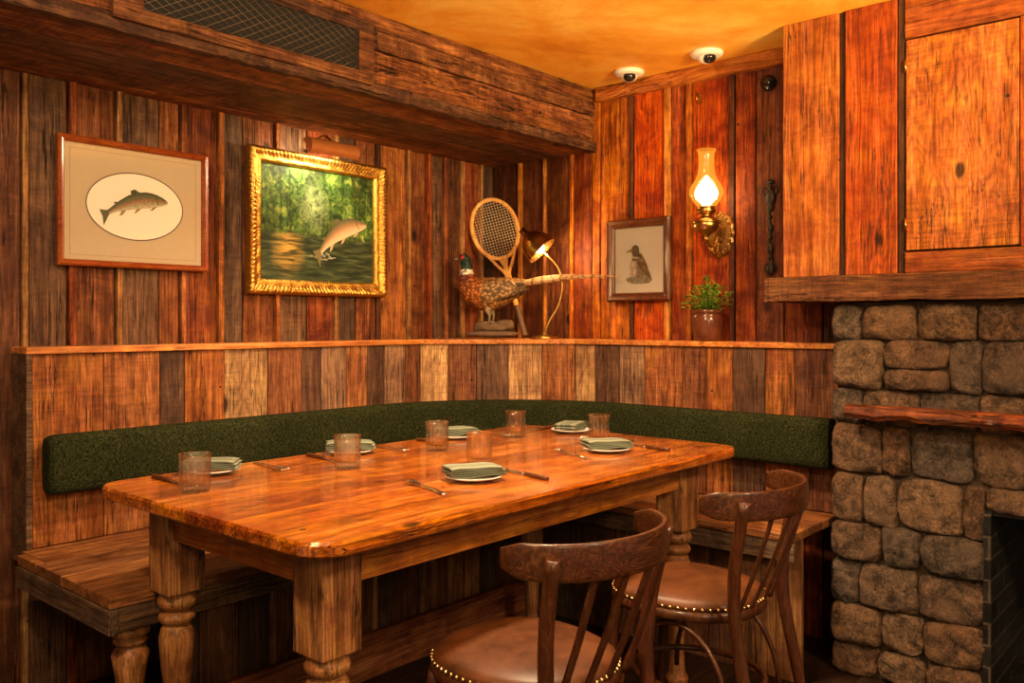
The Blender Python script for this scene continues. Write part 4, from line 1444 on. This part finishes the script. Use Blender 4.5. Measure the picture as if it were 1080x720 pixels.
# ------------------------------------------------------------------ FIREPLACE
fp = empty('stone_fireplace', (-.15, -2.95, ZF), label='rustic brown fieldstone fireplace with sooty brick firebox', category='fireplace')
FO = V((.15, 2.95, -ZF))
FXF = -.275
OY0, OY1, OZ = -2.575, -3.45, .56
TOPZ = 1.290
mb = MB()
def fbx(lo, hi, tone=(0, 0, .5, 1)):
    mb.box(V(lo) + FO, V(hi) + FO, tone)
fbx((FXF, OY0, ZF), (-.020, -2.075, 1.2985))
fbx((FXF, OY1, OZ), (-.020, OY0, 1.2985))
fbx((FXF, -3.9, ZF), (-.020, OY1, 1.2985))
mk('mortar', mb, M_mortar, fp)
mb = MB()
RS = random.Random(21)
rows = [.135, .185, .135, .185, .19, .145, .165, .150, .12]
z = TOPZ
SP = {0: [.125, .20, .21, .19, .2], 1: [.205, .235, .11, .2, .18], 2: [.12, .22, .2, .15, .22], 3: [.20, .10, .22, .2], 4: [.13, .12, .24, .19], 5: [.20, .14, .2, .2], 6: [.11, .22, .17, .2], 7: [.2, .15, .2, .15]}
def put(y, y1, a, b):
    w = y - y1
    if w < .03: return
    hx_ = RS.uniform(.058, .082)
    if a < .93 and b > .85: hx_ = .056
    mb.stone(V((-.255, (y + y1) / 2, (a + b) / 2)) + FO, (hx_, w / 2 + .001, (b - a) / 2 + .001), RS, (RS.random(), RS.random(), .5, 1))
for ri, hgt in enumerate(rows):
    y = -2.048
    k = 0
    while y > -3.9:
        w = SP[ri][k] if ri in SP and k < len(SP[ri]) else RS.choice([.13, .18, .22, .2])
        w *= .95
        k += 1
        y1 = y - w
        zc0, zc1 = z - hgt, z
        if zc0 < OZ - .06 and y1 < OY0 + .06 and y > OY1:
            y1 = OY0 - .005
            put(y, y1, max(zc0, ZF), zc1)
            if zc1 > OZ + .05:     # lintel stones above the opening
                yy_ = y1
                while yy_ > OY1 + .02:
                    w2 = min(RS.uniform(.19, .26), yy_ - OY1)
                    put(yy_, yy_ - w2, OZ + .002, zc1)
                    yy_ -= w2
            y = OY1
            continue
        if hgt > .17 and RS.random() < .2 and k > 1:
            m = z - hgt * RS.uniform(.42, .58)
            put(y, y1, m, zc1); put(y, y1, zc0, m)
        else:
            put(y, y1, max(zc0, ZF), zc1)
        y = y1
    z -= hgt
z = TOPZ
for ri, hgt in enumerate(rows):
    mb.ball(V((-.14, -2.080, z - hgt / 2)) + FO, (.11, .028, hgt / 2 - .005), 24, 12, e=.42, disp=.008, tone=(RS.random(), RS.random(), .5, 1))
    z -= hgt
mk('stonework', mb, M_stone, fp)
mb = MB()
fbx((FXF - .03, OY0 - .025, ZF), (.35, OY0 + .0, OZ))
fbx((FXF + .02, OY1, ZF), (.35, OY1 + .03, OZ))
fbx((.33, OY1, ZF), (.36, OY0, OZ))
fbx((FXF - .005, OY1, OZ - .01), (.36, OY0, OZ + .03))
fbx((FXF - .03, OY1, ZF), (.36, OY0, ZF + .02))
mk('firebox', mb, M_brick, fp)

# ------------------------------------------------------------------ LIGHTS
def lamp(name, typ, loc, energy, col, size=.1, target=None, **k):
    l = bpy.data.lights.new(name, typ)
    l.energy = energy; l.color = col
    if typ == 'AREA':
        l.size = size
    else:
        l.shadow_soft_size = size
    for a, b in k.items():
        setattr(l, a, b)
    o = bpy.data.objects.new(name, l)
    COL.objects.link(o)
    o.location = loc
    if target is not None:
        o.rotation_euler = (V(target) - V(loc)).to_track_quat('-Z', 'Y').to_euler()
    return o
W1 = (1, .69, .40)
lamp('sconce_light', 'POINT', (-.150, -1.43, 1.80), 92, (1, .45, .09), .03)
lamp('picture_lamp_light', 'AREA', (PLX, -.165, 1.985), 5.5, (1, .76, .44), .2, target=(PLX, -.02, 1.86), shape='RECTANGLE', size_y=.02)
lamp('desk_lamp_light', 'POINT', V((-.20, -.54, LT)) + (Ms @ V((0, 0, .155))), 8, (1, .62, .26), .02)
lamp('ceiling_downlight', 'AREA', (-1.6, -1.55, 2.40), 48, W1, .20, target=(-1.6, -1.4, 0), spread=2.1)
lamp('room_light', 'AREA', (-3.6, -2.2, 2.38), 64, W1, .35, target=(-1.0, -.6, .9))
lamp('room_light', 'AREA', (-2.2, -4.2, 2.3), 58, (1, .73, .45), .35, target=(-.6, -1.8, .9))
lamp('added_ceiling_fill', 'AREA', (-1.25, -3.45, 1.75), 38, (1, .62, .22), .3, target=(-.70, -1.2, 2.7), spread=2.0)  # added area light out of view, brightens the ceiling
lamp('added_ceiling_fill', 'AREA', (-3.6, -3.9, 1.6), 24, (1, .62, .24), .4, target=(-2.0, -1.8, 2.6))  # second added fill for the ceiling, unseen behind the camera

wd = bpy.data.worlds.new('world'); SC.world = wd
wd.use_nodes = True
bg = wd.node_tree.nodes['Background']
bg.inputs[0].default_value = (1, .74, .50, 1); bg.inputs[1].default_value = .25

# ------------------------------------------------------------------ CAMERA
cd = bpy.data.cameras.new('camera')
co = bpy.data.objects.new('camera', cd); COL.objects.link(co)
co.location = (-3.62, -3.30, 1.22)
co.rotation_euler = (pi / 2, 0, -math.atan2(.754, .657))
cd.sensor_width = 36; cd.lens = 906 / 1080 * 36
cd.shift_y = -20 / 1080
cd.clip_start = .02
SC.camera = co
SC.view_settings.view_transform = 'Standard'
